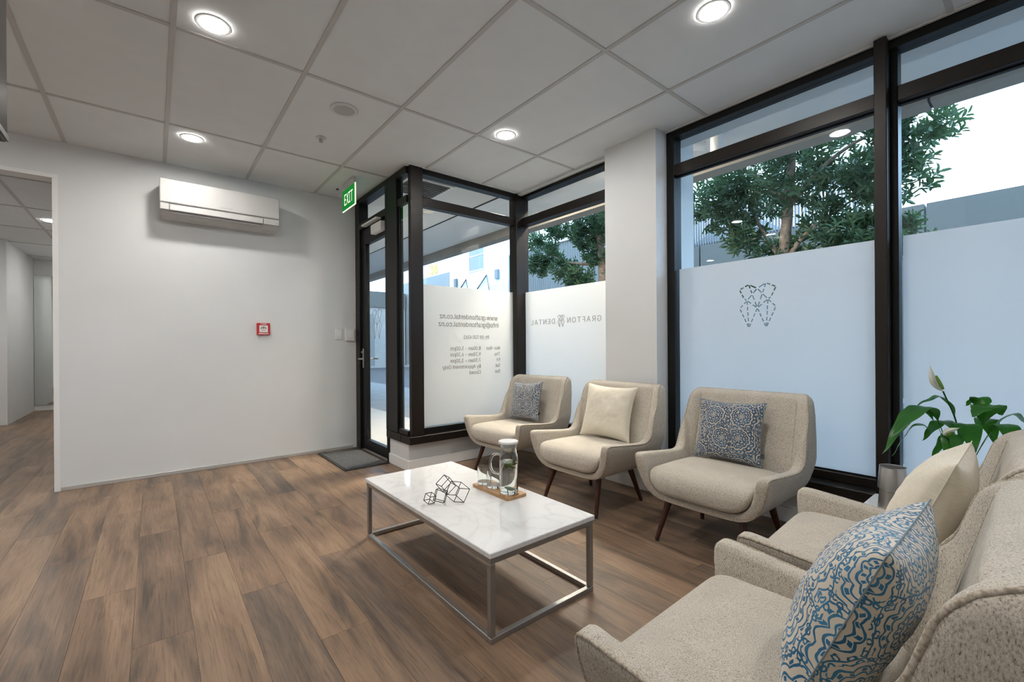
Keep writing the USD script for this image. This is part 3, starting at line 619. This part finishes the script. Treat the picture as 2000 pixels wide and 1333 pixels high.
def make_armchair(label, loc, rz):
    t = thing('armchair', label, 'armchair', loc, rz, AG)
    obj('shell', shell_mesh, 'fabric', t, smooth=True)
    obj('seat_cushion', seat_mesh, 'fabric', t, smooth=True)
    obj('piping', pipe_mesh, 'piping', t, smooth=True)
    obj('back_seam', seam(.268, .46, .765), 'piping', t, smooth=True); obj('back_seam', seam(-.268, .46, .765), 'piping', t, smooth=True)
    for sx in (1, -1):
        lg = obj('leg', chair_leg(sx*.19, .12, sx*.232, .040, .262), 'leg_wood', t, smooth=40)
        obj('glide', lathe([(0, 0), (.011, 0), (.012, .012), (0, .012)], 14).apply_translation([sx*.232, .040, 0]), 'dark_plastic', lg)
    for sx in (1, -1):
        lg = obj('leg', chair_leg(sx*.19, .43, sx*.225, .52, .262), 'leg_wood', t, smooth=40)
        obj('glide', lathe([(0, 0), (.011, 0), (.012, .012), (0, .012)], 14).apply_translation([sx*.225, .52, 0]), 'dark_plastic', lg)
    return t
C = [((2.115, 1.165, 0), -90, 'beige armchair nearest the big window, blue patterned cushion on its seat'),
     ((2.10, 2.05, 0), -90, 'beige armchair in front of the white column, holding a cream cushion'),
     ((2.15, 2.955, 0), -85, 'beige armchair at the far end of the row by the lettered glass'),
     ((1.052, .675, 0), 181.5, 'beige armchair in the right foreground, cropped by the picture edge'),
     ((1.81, .685, 0), 183.5, 'beige armchair between foreground chair and potted plant, with cream cushion')]
chair0 = make_armchair(C[0][2], C[0][0], C[0][1])
for loc, rz, lab in C[1:]: copy_of(chair0, loc, rz, lab)

# ------------------------------------------------------------------ cushions
def pillow(size, thick, n=44, seed=0, sag=.03):
    u = np.linspace(-1, 1, n); U, V = np.meshgrid(u, u, indexing='ij')
    ed = 1-.10*(1-np.abs(V)**2.2); ed2 = 1-.10*(1-np.abs(U)**2.2)
    X = U*ed*size[0]/2; Y = V*ed2*size[1]/2
    T = thick/2*((1-np.abs(U)**2.6)*(1-np.abs(V)**2.6))**.52
    nz = meshkit.fbm(np.stack([U*2.2+seed*7, V*2.2, np.zeros_like(U)], -1), 3, seed)-.5
    wr = nz*.022*((1-U**4)*(1-V**4))
    top = np.stack([X, Y, T+wr], -1).reshape(-1, 3); bot = np.stack([X, Y, -T*.9+wr*.5], -1).reshape(-1, 3)
    G = np.stack([X, Y, T+wr], -1)
    su = np.cumsum(np.r_[np.zeros((1, n)), np.linalg.norm(np.diff(G, axis=0), axis=2)], 0); sv = np.cumsum(np.c_[np.zeros((n, 1)), np.linalg.norm(np.diff(G, axis=1), axis=2)], 1)
    uv = np.stack([(su-su[n//2])/.42+.5, (sv-sv[:, n//2:n//2+1])/.42+.5], -1).reshape(-1, 2)     # by length of cloth, so the print does not stretch
    f = []
    idx = np.arange(n*n).reshape(n, n); a, b, c, d_ = idx[:-1, :-1].ravel(), idx[1:, :-1].ravel(), idx[1:, 1:].ravel(), idx[:-1, 1:].ravel()
    tf = np.vstack([np.stack([a, b, c], 1), np.stack([a, c, d_], 1)])
    v = np.vstack([top, bot]); f = np.vstack([tf, tf[:, ::-1]+n*n])
    edge = np.concatenate([np.stack([X[:, 0], Y[:, 0]], 1), np.stack([X[-1, 1:], Y[-1, 1:]], 1), np.stack([X[::-1, -1], Y[::-1, -1]], 1)[1:], np.stack([X[0, ::-1], Y[0, ::-1]], 1)[1:-1]])
    ep = np.column_stack([edge, np.zeros(len(edge))])
    return trimesh.Trimesh(v, f, process=False), np.vstack([uv, uv*[1, 1]+[.37, .21]]), tube(ep, .0016, 6, closed=True)
def cushion(label, matn, centre, right, upv, size=(.42, .42), thick=.13, seed=0, tagged=True, group=None):
    """a pillow whose face looks along right x up"""
    r = np.array(right, float); r /= np.linalg.norm(r); u = np.array(upv, float); u -= r*(u@r); u /= np.linalg.norm(u); n = np.cross(r, u)
    x = UsdGeom.Xform.Define(stage, numbered('/World/cushion')); x.AddTransformOp().Set(Gf.Matrix4d(*r, 0, *u, 0, *n, 0, *map(float, centre), 1))
    t = tag(x, label, 'cushion', group)
    pm, uv, ed = pillow(size, thick, seed=seed)
    obj('cover', pm, matn, t, smooth=True, uv=uv); obj('edge_seam', ed, matn if matn == 'cream_linen' else 'slate_seam', t, smooth=True)
    if matn != 'cream_linen' and tagged: obj('care_tag', B(size[0]/2-.012, -size[1]*.36, -.002, size[0]/2+.008, -size[1]*.29, .002), 'dark_plastic', t)
    return t
plain('slate_seam', (.20, .26, .30), .9)

# window-chair cushions: right = viewer's right (-y), face towards -x and up
cushion('slate blue patterned cushion on the armchair beside the big window', 'slate_print', (2.595, 1.207, .578), (0, -1, .01), (.085, -.035, .33), (.39, .355), .12, 1)
cushion('plain cream cushion on the armchair in front of the column', 'cream_linen', (2.572, 2.069, .597), (.05, -.38, -.012), (.11, -.09, .352), (.41, .395), .13, 2)
cushion('slate blue patterned cushion on the farthest armchair by the lettered glass', 'slate_print', (2.605, 3.023, .588), (0, -.40, .026), (.08, -.048, .317), (.40, .345), .12, 3)
# foreground cushions
cushion('plain cream cushion on the armchair next to the potted plant', 'cream_linen', (1.79, .237, .590), (-1, -.02, .0), (.0, -.135, .345), (.41, .385), .16, 4)
cushion('large blue paisley print cushion in the right foreground', 'blue_print', (1.055, .238, .583), (-1, -.02, .03), (.0, -.140, .332), (.41, .375), .17, 5)

# ------------------------------------------------------------------ coffee table and what stands on it
TX0, TX1, TY0, TY1, TZ = .932, 1.502, 1.283, 2.483, .333
t = thing('coffee_table', 'low rectangular coffee table with white quartz top and steel frame', 'coffee table', ((TX0+TX1)/2, (TY0+TY1)/2, 0))
hx_, hy_ = (TX1-TX0)/2, (TY1-TY0)/2
obj('tabletop', B(-hx_, -hy_, TZ-.021, hx_, hy_, TZ, .0025), 'quartz', t)
s = .022; i_ = .006
for sx in (-1, 1):
    for sy in (-1, 1): obj('leg', B(sx*(hx_-i_), sy*(hy_-i_), s+.001, sx*(hx_-i_-s), sy*(hy_-i_-s), TZ-.0445, .0015), 'steel', t)
for z0_ in (.0, TZ-.0435):
    for sy in (-1, 1): obj('rail', B(-hx_+i_, sy*(hy_-i_), z0_, hx_-i_, sy*(hy_-i_-s), z0_+s-.0005, .0015), 'steel', t)
    for sx in (-1, 1): obj('rail', B(sx*(hx_-i_), -hy_+i_+s+.0005, z0_, sx*(hx_-i_-s), hy_-i_-s-.0005, z0_+s-.0005, .0015), 'steel', t)
# wooden serving board
t = thing('serving_board', 'small bamboo serving board under the glass jug', 'tray', (1.375, 1.813, TZ+.0006), 0)
pg = sbox(-.062, -.15, .062, .15).buffer(-.008).buffer(.008)
pg = pg.difference(LineString([(-.02, -.135), (.02, -.135)]).buffer(.005))
obj('board', poly(pg, .014), 'bamboo', t); 
TT = TZ+.0152
# jug
jx, jy = 1.374, 1.728
t = thing('water_jug', 'glass water jug with flat lid, filled with water and mint', 'jug', (jx, jy, TT))
R_ = .0465
prof_o = [(0, 0), (R_-.004, 0), (R_, .006), (R_, .165), (R_-.001, .185), (R_-.006, .205), (R_-.008, .222), (R_-.005, .238), (R_-.004, .245)]
wall_ = .0022
prof_i = [(a-wall_, b) for a, b in prof_o[:1:-1]]; prof_i[-1] = (R_-wall_-.001, .012); prof_i += [(0, .008)]
obj('glass_body', lathe(prof_o+prof_i, 48), 'solid_glass', t, smooth=40)
hp = crom([(-R_+.001, 0, .190), (-R_-.022, 0, .192), (-R_-.040, 0, .172), (-R_-.044, 0, .140), (-R_-.036, 0, .112), (-R_-.018, 0, .098), (-R_+.001, 0, .096)], 8)
ang = math.radians(-35); rot = np.array([[math.cos(ang), -math.sin(ang), 0], [math.sin(ang), math.cos(ang), 0], [0, 0, 1]])
obj('handle', tube(hp@rot.T, .0062, 10), 'solid_glass', t, smooth=40)
obj('water', lathe([(0, .0085), (R_-wall_-.0012, .0125), (R_-wall_-.0004, .155), (0, .155)], 48), 'water', t, smooth=40)
obj('lid', lathe([(0, .247), (R_+.001, .247), (R_+.003, .249), (R_+.003, .256), (R_+.001, .258), (0, .258)], 40), 'white_trim', t, smooth=30, label='flat white lid')
obj('stopper', lathe([(0, .226), (R_-.012, .226), (R_-.012, .2465), (0, .2465)], 32), 'white_plastic_b', t, smooth=30)
def small_leaf(L_, W_, c=.25):
    tt = np.linspace(0, 1, 7); w_ = W_*np.sin(np.pi*tt**.8)**.8
    v = np.vstack([np.stack([tt*L_, w_, c*w_], 1), np.stack([tt*L_, -w_, c*w_], 1), np.stack([tt*L_, 0*tt, 0*tt], 1)]); f = []
    for i in range(6):
        f += [[14+i, 15+i, 1+i], [14+i, 1+i, i], [14+i, 7+i, 8+i], [14+i, 8+i, 15+i]]
    return trimesh.Trimesh(v, f, process=False)
for i in range(7):
    l_ = small_leaf(.028, .011); l_.apply_transform(trimesh.transformations.euler_matrix(rng.uniform(-.6, .6), rng.uniform(-.5, .7), rng.uniform(0, 6.28)))
    l_.apply_translation([rng.uniform(-.008, .012), rng.uniform(-.012, .012), .136+rng.uniform(-.012, .012)]); obj('mint_leaf', l_, 'mint_leaf', t, smooth=True)
for zz_, xx_ in ((.022, .004), (.145, -.006)):
    obj('lime_slice', lathe([(0, -.002), (.018, -.002), (.02, 0), (.018, .002), (0, .002)], 24).apply_transform(trimesh.transformations.euler_matrix(.35, .2, 0)).apply_translation([xx_, 0, zz_]), 'mint_leaf', t)
for x_, y_, lab in ((1.365, 1.926, 'empty drinking glass on the far end of the bamboo board'), (1.368, 1.846, 'empty drinking glass beside the jug, half hidden by its handle')):
    t = thing('drinking_glass', lab, 'glass', (x_, y_, TT))
    r_ = .037
    obj('tumbler', lathe([(0, 0), (r_-.003, 0), (r_-.001, .003), (r_, .09), (r_-.0018, .09), (r_-.003, .012), (0, .010)], 40), 'solid_glass', t, smooth=40)
# wire cubes
t = thing('wire_sculpture', 'black wire ornament of four interlocked open cubes on the tabletop', 'ornament', (1.10, 1.84, TZ))
def wire_cube(c, a, e):
    Rm = trimesh.transformations.euler_matrix(*e)[:3, :3]; P8 = np.array([(i, j, k) for i in (-1, 1) for j in (-1, 1) for k in (-1, 1)])*a/2@Rm.T
    P8 -= [0, 0, P8[:, 2].min()-.0022]; P8 += np.array(c)
    es = [(i, j) for i in range(8) for j in range(i+1, 8) if bin(i ^ j).count('1') == 1]
    return join([rod(P8[i], P8[j], .0017, 6) for i, j in es])
for c, a, e in (((.022, -.037, 0), .068, (.30, .30, .2)), ((-.012, .012, .032), .056, (.62, .5, .5)), ((-.043, .010, .0), .050, (.25, .2, .9)), ((-.085, .037, .0), .036, (.3, .1, .2))):
    obj('wire_cube', wire_cube(c, a, e), 'black_wire', t)

# ------------------------------------------------------------------ corner side table, tins and peace lily
t = thing('side_table', 'low white side table in the window corner behind the armchairs', 'side table', (2.60, .32, 0))
obj('top', B(-.20, -.26, .30, .20, .26, .33, .004), 'white_plastic', t)
for sx in (-1, 1):
    for sy in (-1, 1): obj('leg', B(sx*.18, sy*.24, 0, sx*.15, sy*.21, .2995, .002), 'white_plastic', t)
for k_, (z_, lab) in enumerate(((.331, 'lower brushed metal tumbler under another one beside the plant'), (.4325, 'upper brushed metal tumbler stacked beside the plant, open top'))):
    t = thing('metal_tumbler', lab, 'tumbler', (2.545, .463, z_), 0)
    obj('cup', lathe([(0, 0), (.052, 0), (.054, .004), (.047, .094), (.048, .10), (.045, .10), (.044, .094), (.049, .008), (0, .006)], 40), 'chrome', t, smooth=40)
t = thing('peace_lily', 'potted peace lily with broad green leaves and white flowers', 'plant', (2.62, .25, .3305))
obj('pot', lathe([(0, 0), (.07, 0), (.075, .005), (.095, .17), (.098, .175), (.092, .178), (.086, .16), (.07, .02), (0, .02)], 36), 'white_plastic', t, smooth=40)
obj('soil', lathe([(0, .15), (.083, .15), (.083, .153), (0, .157)], 24), 'soil', t)
def blade(base, mid, tip, W_, fold=.30, n=11):
    """a broad leaf: petiole + blade along a bent spine"""
    sp = crom([base, mid, tip], 22); s_ = np.linspace(0, 1, len(sp))
    tan = np.gradient(sp, axis=0); tan /= np.linalg.norm(tan, axis=1, keepdims=True)
    side = np.cross(tan, [0, 0, 1.]); side /= np.linalg.norm(side, axis=1, keepdims=True)+1e-9; nrm = np.cross(side, tan)
    b0 = .38
    q = np.clip((s_-b0)/(1-b0), 0, 1); w_ = .86*W_*np.sin(np.pi*q**.72)**1.15*np.where(q > 0, 1, 0)+.0022*(1-q)
    wob = .0028*np.sin(q*19)
    rows = [sp+side*(w_*k)[:, None]+nrm*(fold*w_*abs(k)+wob*abs(k)-.25*w_*k*k)[:, None] for k in (-1, -.5, 0, .5, 1)]
    v = np.stack(rows, 1).reshape(-1, 3); f = []
    for i in range(len(sp)-1):
        for j in range(4):
            a, b, c, d_ = i*5+j, i*5+j+1, (i+1)*5+j+1, (i+1)*5+j; f += [[a, b, c], [a, c, d_]]
    return trimesh.Trimesh(v, f, process=False)
BS = np.array([2.62, .25, .49])
def at_px(px, py, X):
    d_ = fw+rt*(px-1000)/fpx-up*(py-666.5-shy)/fpx
    return np.array([0, 0, CAM_H])+d_*X/d_[0]
leaves = [((1722, 888), 2.35, (1800, 800), .045), ((1738, 855), 2.30, (1815, 798), .050), ((1778, 798), 2.55, (1850, 785), .050), ((1740, 893), 2.6, (1800, 830), .045), ((1815, 905), 2.75, (1860, 850), .038), ((1800, 862), 2.8, (1850, 825), .042),
          ((1884, 793), 2.7, (1915, 800), .040), ((1898, 815), 2.5, (1925, 805), .05), ((1958, 812), 2.8, (1930, 800), .045), ((2030, 850), 2.6, (1965, 815), .050), ((1905, 890), 2.35, (1885, 830), .045), ((2010, 905), 2.4, (1950, 830), .04), ((1945, 870), 2.9, (1920, 820), .04), ((1850, 905), 2.3, (1865, 850), .04)]
org = np.array([2.62, .25, .3305])
for (tp, tX, mp, W_) in leaves:
    tip = at_px(*tp, tX); mid = at_px(*mp, 2.62*.5+tX*.5); base = BS+rng.uniform(-.03, .03, 3)*[1, 1, 0]
    mid[2] = max(mid[2], tip[2]+.02)
    obj('leaf', blade(base-org, mid-org, tip-org, W_), 'lily_leaf', t, smooth=True)
def flower(tip_px, X, base_px, big, lean):
    b = at_px(*base_px, X); 
    st = crom([BS, (BS+b)/2+np.array([.01, -.01, .05]), b], 10); fl = obj('flower_stem', tube(st-org, .0028, 6), 'lily_leaf', t, smooth=True)
    tp = at_px(*tip_px, X); ax = tp-b; L_ = np.linalg.norm(ax); ax /= L_; side = np.cross(ax, fw); side /= np.linalg.norm(side); nr = np.cross(side, ax); nr *= -np.sign(nr@fw)
    ca, sa = math.cos(.6), math.sin(.6); side, nr = side*ca+nr*sa, nr*ca-side*sa
    q = np.linspace(0, 1, 14); w_ = big*np.sin(np.pi*np.clip(q*1.12, 0, 1)**.75)**.9+.0007; bend = lean*np.sin(np.pi*q*1.25)
    rows = [b+ax*(q*L_)[:, None]+side*(w_*k+bend)[:, None]+nr*(-.75*w_*(1-k*k))[:, None] for k in (-1, -.5, 0, .5, 1)]
    v = np.stack(rows, 1).reshape(-1, 3); f = []
    for i in range(13):
        for j in range(4):
            a, c_, d_, e_ = i*5+j, i*5+j+1, (i+1)*5+j+1, (i+1)*5+j; f += [[a, c_, d_], [a, d_, e_]]
    obj('spathe', trimesh.Trimesh(v-org, f, process=False), 'petal', fl, smooth=True, label='white spathe')
    sp = np.linspace(b+ax*.008, b+ax*L_*.55, 8)+side*(lean*.6)+nr*.006; obj('spadix', tube(sp-org, [.004, .0055, .006, .006, .006, .0055, .005, .003], 8), 'mint_leaf', fl, smooth=True)
flower((1813, 710), 2.45, (1842, 765), .026, .018)
flower((1876, 835), 2.35, (1843, 852), .022, .004)

# ------------------------------------------------------------------ outside
obj('footpath', B(1.72, -25, -.16, 5.3, 45, -.02), 'footpath', label='grey concrete footpath outside the windows', kind='structure')
obj('road', B(5.3, -25, -.30, 11.0, 45, -.14), 'road', label='dark asphalt street', kind='structure')
obj('far_footpath', B(11.0, -25, -.30, 12, 45, -.05), 'footpath', label='footpath across the street', kind='structure')
t = thing('canopy', 'street canopy with a concrete edge beam above the footpath', kind='structure')
obj('soffit', B(3.075, -12, 3.02, 4.5, 24, 3.12), 'soffit', t); 
for a in np.arange(-11.4, 24, 2.4): obj('edge_beam', B(4.5, a+.008, 2.88, 4.69, a+2.392, 3.5), 'canopy_beam', t)
obj('roof', B(1.9, -12, 3.12, 4.5, 24, 3.2), 'concrete', t)
for a in np.arange(-9.0, 24, 2.4): obj('beam_joint', B(4.515, a-.0079, 2.895, 4.68, a+.0079, 3.49), 'dark_plastic', t)
obj('facade_above', B(1.62, -30, 3.2, 1.9, 24, 18), 'white_render', t)
obj('upper_wall', B(3.072, -12, 2.605, 3.2, 3.5, 3.02), 'soffit', t); obj('lintel', B(1.846, 3.602, 2.605, 3.07, 3.618, 2.80), 'frame_black', t)
t = thing('entrance_soffit', 'low white soffit over the entrance recess', kind='structure')
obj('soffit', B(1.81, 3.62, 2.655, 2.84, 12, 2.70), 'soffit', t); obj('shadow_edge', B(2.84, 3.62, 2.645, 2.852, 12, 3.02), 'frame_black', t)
obj('outer_wall', B(1.62, 4.80, -.05, 1.80, 24, 3.2), 'white_render', t)
t = thing('vent_grille', 'white slatted air vent in the entrance soffit', 'vent', (2.08, 3.98, 2.655))
obj('frame', join(B(-.24, -.24, -.012, .24, -.21, 0), B(-.24, .21, -.012, .24, .24, 0), B(-.24, -.21, -.012, -.21, .21, 0), B(.21, -.21, -.012, .24, .21, 0)), 'white_plastic', t)
obj('throat', B(-.21, -.21, -.002, .21, .21, 0), 'dark_plastic', t)
for q in np.linspace(-.19, .19, 9):
    sl = B(-.21, -.015, -.001, .21, .015, .001); sl.apply_transform(trimesh.transformations.euler_matrix(.7, 0, 0)); sl.apply_translation([0, q, -.012]); obj('slat', sl, 'white_plastic', t)
t = downlight(2.50, 4.62, 'round light in the entrance soffit outside the glass', 2.655, .055, 'lamp_recess')
for x, y, lab in ((3.62, 2.62, 'large canopy lamp outside the lettered window, beside the column'), (3.62, 3.02, 'large canopy lamp outside the lettered window, middle one'), (3.62, 3.42, 'large canopy lamp outside the lettered window, beside the entrance corner')):
    downlight(x, y, lab, 3.02, .10, 'lamp_entrance')
for x, y, lab in ((3.30, 3.98, 'large canopy lamp outside the opening-hours glass, nearest the corner post'), (3.30, 4.35, 'large canopy lamp beyond the entrance corner, over the doorstep edge'), (3.72, 4.35, 'large canopy lamp beyond the entrance corner, nearest the street')):
    downlight(x, y, lab, 3.02, .14, 'lamp_entrance')
t = thing('security_camera', 'white bullet security camera on the column outside the upper window', 'camera', (3.55, 1.95, 2.78))
obj('mount', join(rod((0, 0, .24), (0, 0, .02), .018, 12)), 'white_plastic', t); obj('barrel', rod((-.05, .06, -.01), (.06, -.09, -.03), .04, 16), 'white_plastic', t, smooth=40)
t = thing('pendant_fitting', 'white cylindrical light fitting under the street canopy', 'light fitting', (4.0, 1.95, 3.02))
obj('collar', lathe([(0, -.012), (.075, -.012), (.075, 0), (0, 0)], 28), 'white_plastic', t); obj('cylinder', lathe([(0, -.22), (.055, -.22), (.055, -.012), (0, -.012)], 28), 'white_plastic', t, smooth=40)

# across the street
t = thing('street_end_building', 'low pale building closing the far end of the street', 'building', (3, 25, 0))
obj('wall', B(0, 0, -.3, 8.9, 6, 3.4), 'concrete', t); obj('cornice', B(-.1, -.1, 3.4, 8.9, 6, 4.3), 'panel', t); obj('shutter', B(3, -.02, 0, 7, -.001, 3), 'cladding', t)
XS = 12.0
t = thing('car_park', 'grey concrete panel building across the street', 'building', (XS, 0, 0))
jy = [-24, -19.2, -14.4, -9.6, -7.2, -3.1, 1.0-.0, 1.66, 6.35, 9.1]; jy = [-17.1, -12.4, -7.75, -3.05, 1.66, 6.36, 9.1]
for a, b in zip(jy[:-1], jy[1:]): obj('panel', B(0, a+.02, -.2, .3, b-.02, 3.87), 'panel', t)
ys = np.arange(2.4, 9.1, .072); obj('screen', join([B(.10, a, 3.871, .16, a+.034, 4.99) for a in ys]+[B(.16, 2.4, 3.9, .19, 9.1, 3.95), B(.16, 2.4, 4.85, .19, 9.1, 4.9)]), 'screen_metal', t, kind='stuff', label='vertical slat screen')
t = thing('car_park_deck', 'upper deck of the car park behind the slatted screen', 'car park', (XS, 0, 0)); obj('deck', B(.45, -17, 2.9, 9, 9.1, 3.3), 'panel', t); obj('support_wall', B(.45, -17, -.2, .7, 9.1, 2.9), 'panel', t)
t = thing('parked_car', 'dark car roof behind the slatted screen of the car park', 'car', (14.6, 6.0, 3.3))
body = Manifold.hull_points(np.array([(x_, y_, z_) for x_ in (-.85, .85) for y_, z_ in ((-2.1, .3), (-2.1, .75), (-1.9, .9), (2.0, .95), (2.15, .7), (2.15, .3))])); obj('body', body, 'car_paint', t)
obj('cabin', Manifold.hull_points(np.array([(x_*s_, y_, z_) for s_ in (-1, 1) for x_, y_, z_ in ((.8, -1.3, .9), (.62, -.6, 1.42), (.62, .9, 1.46), (.78, 1.8, .95))])), 'glass_dark', t)
for sx in (-.8, .8):
    for sy in (-1.3, 1.3):
        wl_ = trimesh.creation.cylinder(.31, .2, sections=20); wl_.apply_transform(trimesh.transformations.rotation_matrix(math.pi/2, [0, 1, 0])); wl_.apply_translation([sx, sy, .31]); obj('wheel', wl_, 'dark_plastic', t)
t = thing('corrugated_building', 'pale corrugated metal shed seen behind the left tree', 'building', (XS, 0, 0))
yy = np.arange(9.15, 14.98, .06); zz_ = np.where(np.arange(len(yy)) % 2 == 0, 0., .05)
pg = Polygon([(a, b) for a, b in zip(zz_, yy)]+[(.4, yy[-1]), (.4, yy[0])]); obj('cladding', poly(pg, 5.2).apply_translation([0, 0, -.2]), 'cladding', t)
obj('core', B(.41, 9.15, -.2, 6, 14.96, 4.9), 'cladding', t); obj('capping', B(-.04, 9.15, 5.0, .42, 14.97, 5.08), 'white_render', t)
t = thing('white_building', 'white rendered building with yellow numbers across the street', 'building', (XS, 0, 0))
obj('wall', B(.0, 15.02, -.2, 8, 32, 9.5), 'white_render', t); obj('wall', B(1.6, 9.5, 5.09, 8, 15.01, 9.0), 'white_render', t)
obj('downpipe', rod((1.55, 12.15, 5.1), (1.55, 12.15, 9), .05), 'screen_metal', t)
for y0, y1, z0_, z1_ in ((16.76, 18.1, 4.66, 6.9), (16.76, 18.1, 1.9, 3.78)):
    f_ = obj('window_frame', join(B(-.03, y0, z0_, -.001, y0+.06, z1_), B(-.03, y1-.06, z0_, -.001, y1, z1_), B(-.03, y0+.06, z0_, -.001, y1-.06, z0_+.06), B(-.03, y0+.06, z1_-.06, -.001, y1-.06, z1_), *[B(-.03, y0+.06, z0_+q, -.001, y1-.06, z0_+q+.05) for q in (.72, 1.44) if z0_+q < z1_-.2]), 'white_render', t)
    obj('pane', B(-.012, y0+.06, z0_+.06, -.002, y1-.06, z1_-.06), 'glass_dark', f_)
obj('roller_door', B(-.02, 19.92, 0, -.001, 26.0, 4.95), 'cladding', t)
for y0 in (19.22, 15.75): 
    obj('wall_lamp', B(-.12, y0-.11, 4.08, -.001, y0+.11, 4.5, .01), 'screen_metal', t)
for y0 in (16.56, 18.28): obj('awning_arm', join(rod((-.05, y0, 4.36), (-.12, y0+1.3, 3.3), .03, 6), rod((-.05, y0, 4.36), (-.10, y0-.35, 3.3), .016, 6)), 'dark_plastic', t)
g = text_poly_mesh('36', .50, True); g.apply_transform(np.diag([1, 1, 20, 1])); obj('house_number', remap(g, [[0, 0, -1], [-1, 0, 0], [0, 1, 0]], (-.001, 22.0, 5.06)), 'ink_yellow', t, label='yellow number 36')

def tree(label, base, trunk, limbs, blobs, nt, seed):
    r = np.random.default_rng(seed); t = thing('street_tree', label, 'tree', base)
    tr = crom(trunk, 8); obj('trunk', tube(tr, np.linspace(.085, .05, len(tr)), 10), 'bark', t, smooth=True)
    for l_ in limbs:
        c_ = crom(l_, 8); obj('branch', tube(c_, np.linspace(.038, .010, len(c_)), 7), 'bark', t, smooth=True)
    V, F, n = [], [], 0
    lv = np.array([(0, 0, 0), (.35, .5, .10), (.75, .42, .08), (1, 0, 0), (.75, -.42, .08), (.35, -.5, .10), (.5, 0, -.02)]); lf_ = np.array([(6, 0, 1), (6, 1, 2), (6, 2, 3), (6, 3, 4), (6, 4, 5), (6, 5, 0)])
    for (bx, by, bz, br, cnt) in blobs:
        for _ in range(int(cnt*nt)):
            d_ = r.normal(size=3); d_ /= np.linalg.norm(d_); p = np.array([bx, by, bz])+d_*br*(.35+.65*r.random()**.6)*np.array([1, 1, .8])
            ax = d_*.7+np.array([0, 0, .55])+r.normal(size=3)*.35; ax /= np.linalg.norm(ax)
            s1 = np.cross(ax, [0, 0, 1.]); s1 /= np.linalg.norm(s1)+1e-9; s2 = np.cross(ax, s1)
            for k_ in range(11):
                a_ = k_*2.4+r.random()*.5; el = .25+.5*r.random()
                dr = ax*math.sin(el)+(s1*math.cos(a_)+s2*math.sin(a_))*math.cos(el); sd = np.cross(dr, ax); sd /= np.linalg.norm(sd)+1e-9; nn = np.cross(sd, dr)
                L_ = .075+.05*r.random(); o_ = p+ax*(-.10+.012*k_)
                V.append(o_+lv[:, :1]*L_*dr+lv[:, 1:2]*L_*.30*sd+lv[:, 2:]*L_*nn); F.append(lf_+n); n += 7
    obj('foliage', trimesh.Trimesh(np.vstack(V), np.vstack(F), process=False), 'tree_leaf', t, kind='stuff')
# right-hand tree (seen through the big window); coordinates relative to its base
tree('bushy street tree seen through the big right-hand window', (6.2, 2.20, -.02), [(0, 0, 0), (.02, .02, 1.2), (-.02, -.02, 2.1), (.02, -.08, 3.0), (.1, -.1, 3.9)],
     [[(0, -.01, 2.15), (.05, .25, 2.6), (.0, .45, 3.1)], [(0, -.02, 2.1), (-.05, -.3, 2.45), (.0, -.75, 2.75)], [(0, 0, 1.95), (.15, -.5, 2.3), (.1, -1.0, 2.5)], [(0, -.05, 2.8), (.1, -.5, 3.3), (.2, -1.1, 3.6)], [(0, -.05, 2.9), (-.1, .4, 3.4), (-.1, .8, 3.5)]],
     [(0, .1, 3.3, .75, 1.), (-.05, .75, 3.05, .48, .6), (.05, -.55, 3.35, .75, 1.), (.1, -1.05, 2.95, .42, .5), (.1, -.55, 2.45, .45, .55), (.15, -1.0, 2.25, .40, .4), (-.1, -1.35, 3.35, .35, .25), (-.2, .55, 1.95, .28, .25), (.1, .1, 2.2, .35, .3), (0, 0, 4.1, .8, .8), (0, .45, 2.55, .30, .22), (-.05, -.2, 1.85, .3, .25)], 210, 3)
tree('street tree with drooping branches seen through the window left of the column', (6.2, 5.1, -.02), [(0, 0, 0), (-.02, .0, 1.2), (0, -.02, 2.2), (.0, .05, 3.2), (.1, .1, 4.0)],
     [[(0, 0, 2.55), (-.05, .5, 2.62), (-.05, .95, 2.75), (0, 1.4, 3.0)], [(0, 0, 2.4), (0, -.4, 2.8), (.1, -.8, 3.1)], [(0, .02, 2.9), (0, .4, 3.3), (0, .8, 3.6)], [(0, 0, 2.3), (.05, -.3, 2.5), (.1, -.6, 2.6)]],
     [(0, .1, 3.7, .75, 1.), (0, -.45, 3.3, .6, .7), (0, .35, 3.15, .36, .45), (0, .55, 2.35, .30, .35), (-.05, .85, 2.55, .30, .3), (0, 1.35, 2.95, .30, .3), (0, 1.15, 3.4, .25, .2), (0, 1.65, 2.75, .28, .25), (.05, -.5, 2.5, .4, .4), (0, .1, 2.75, .30, .25), (-.05, .25, 2.0, .18, .1), (0, 1.75, 3.3, .25, .15)], 190, 5)
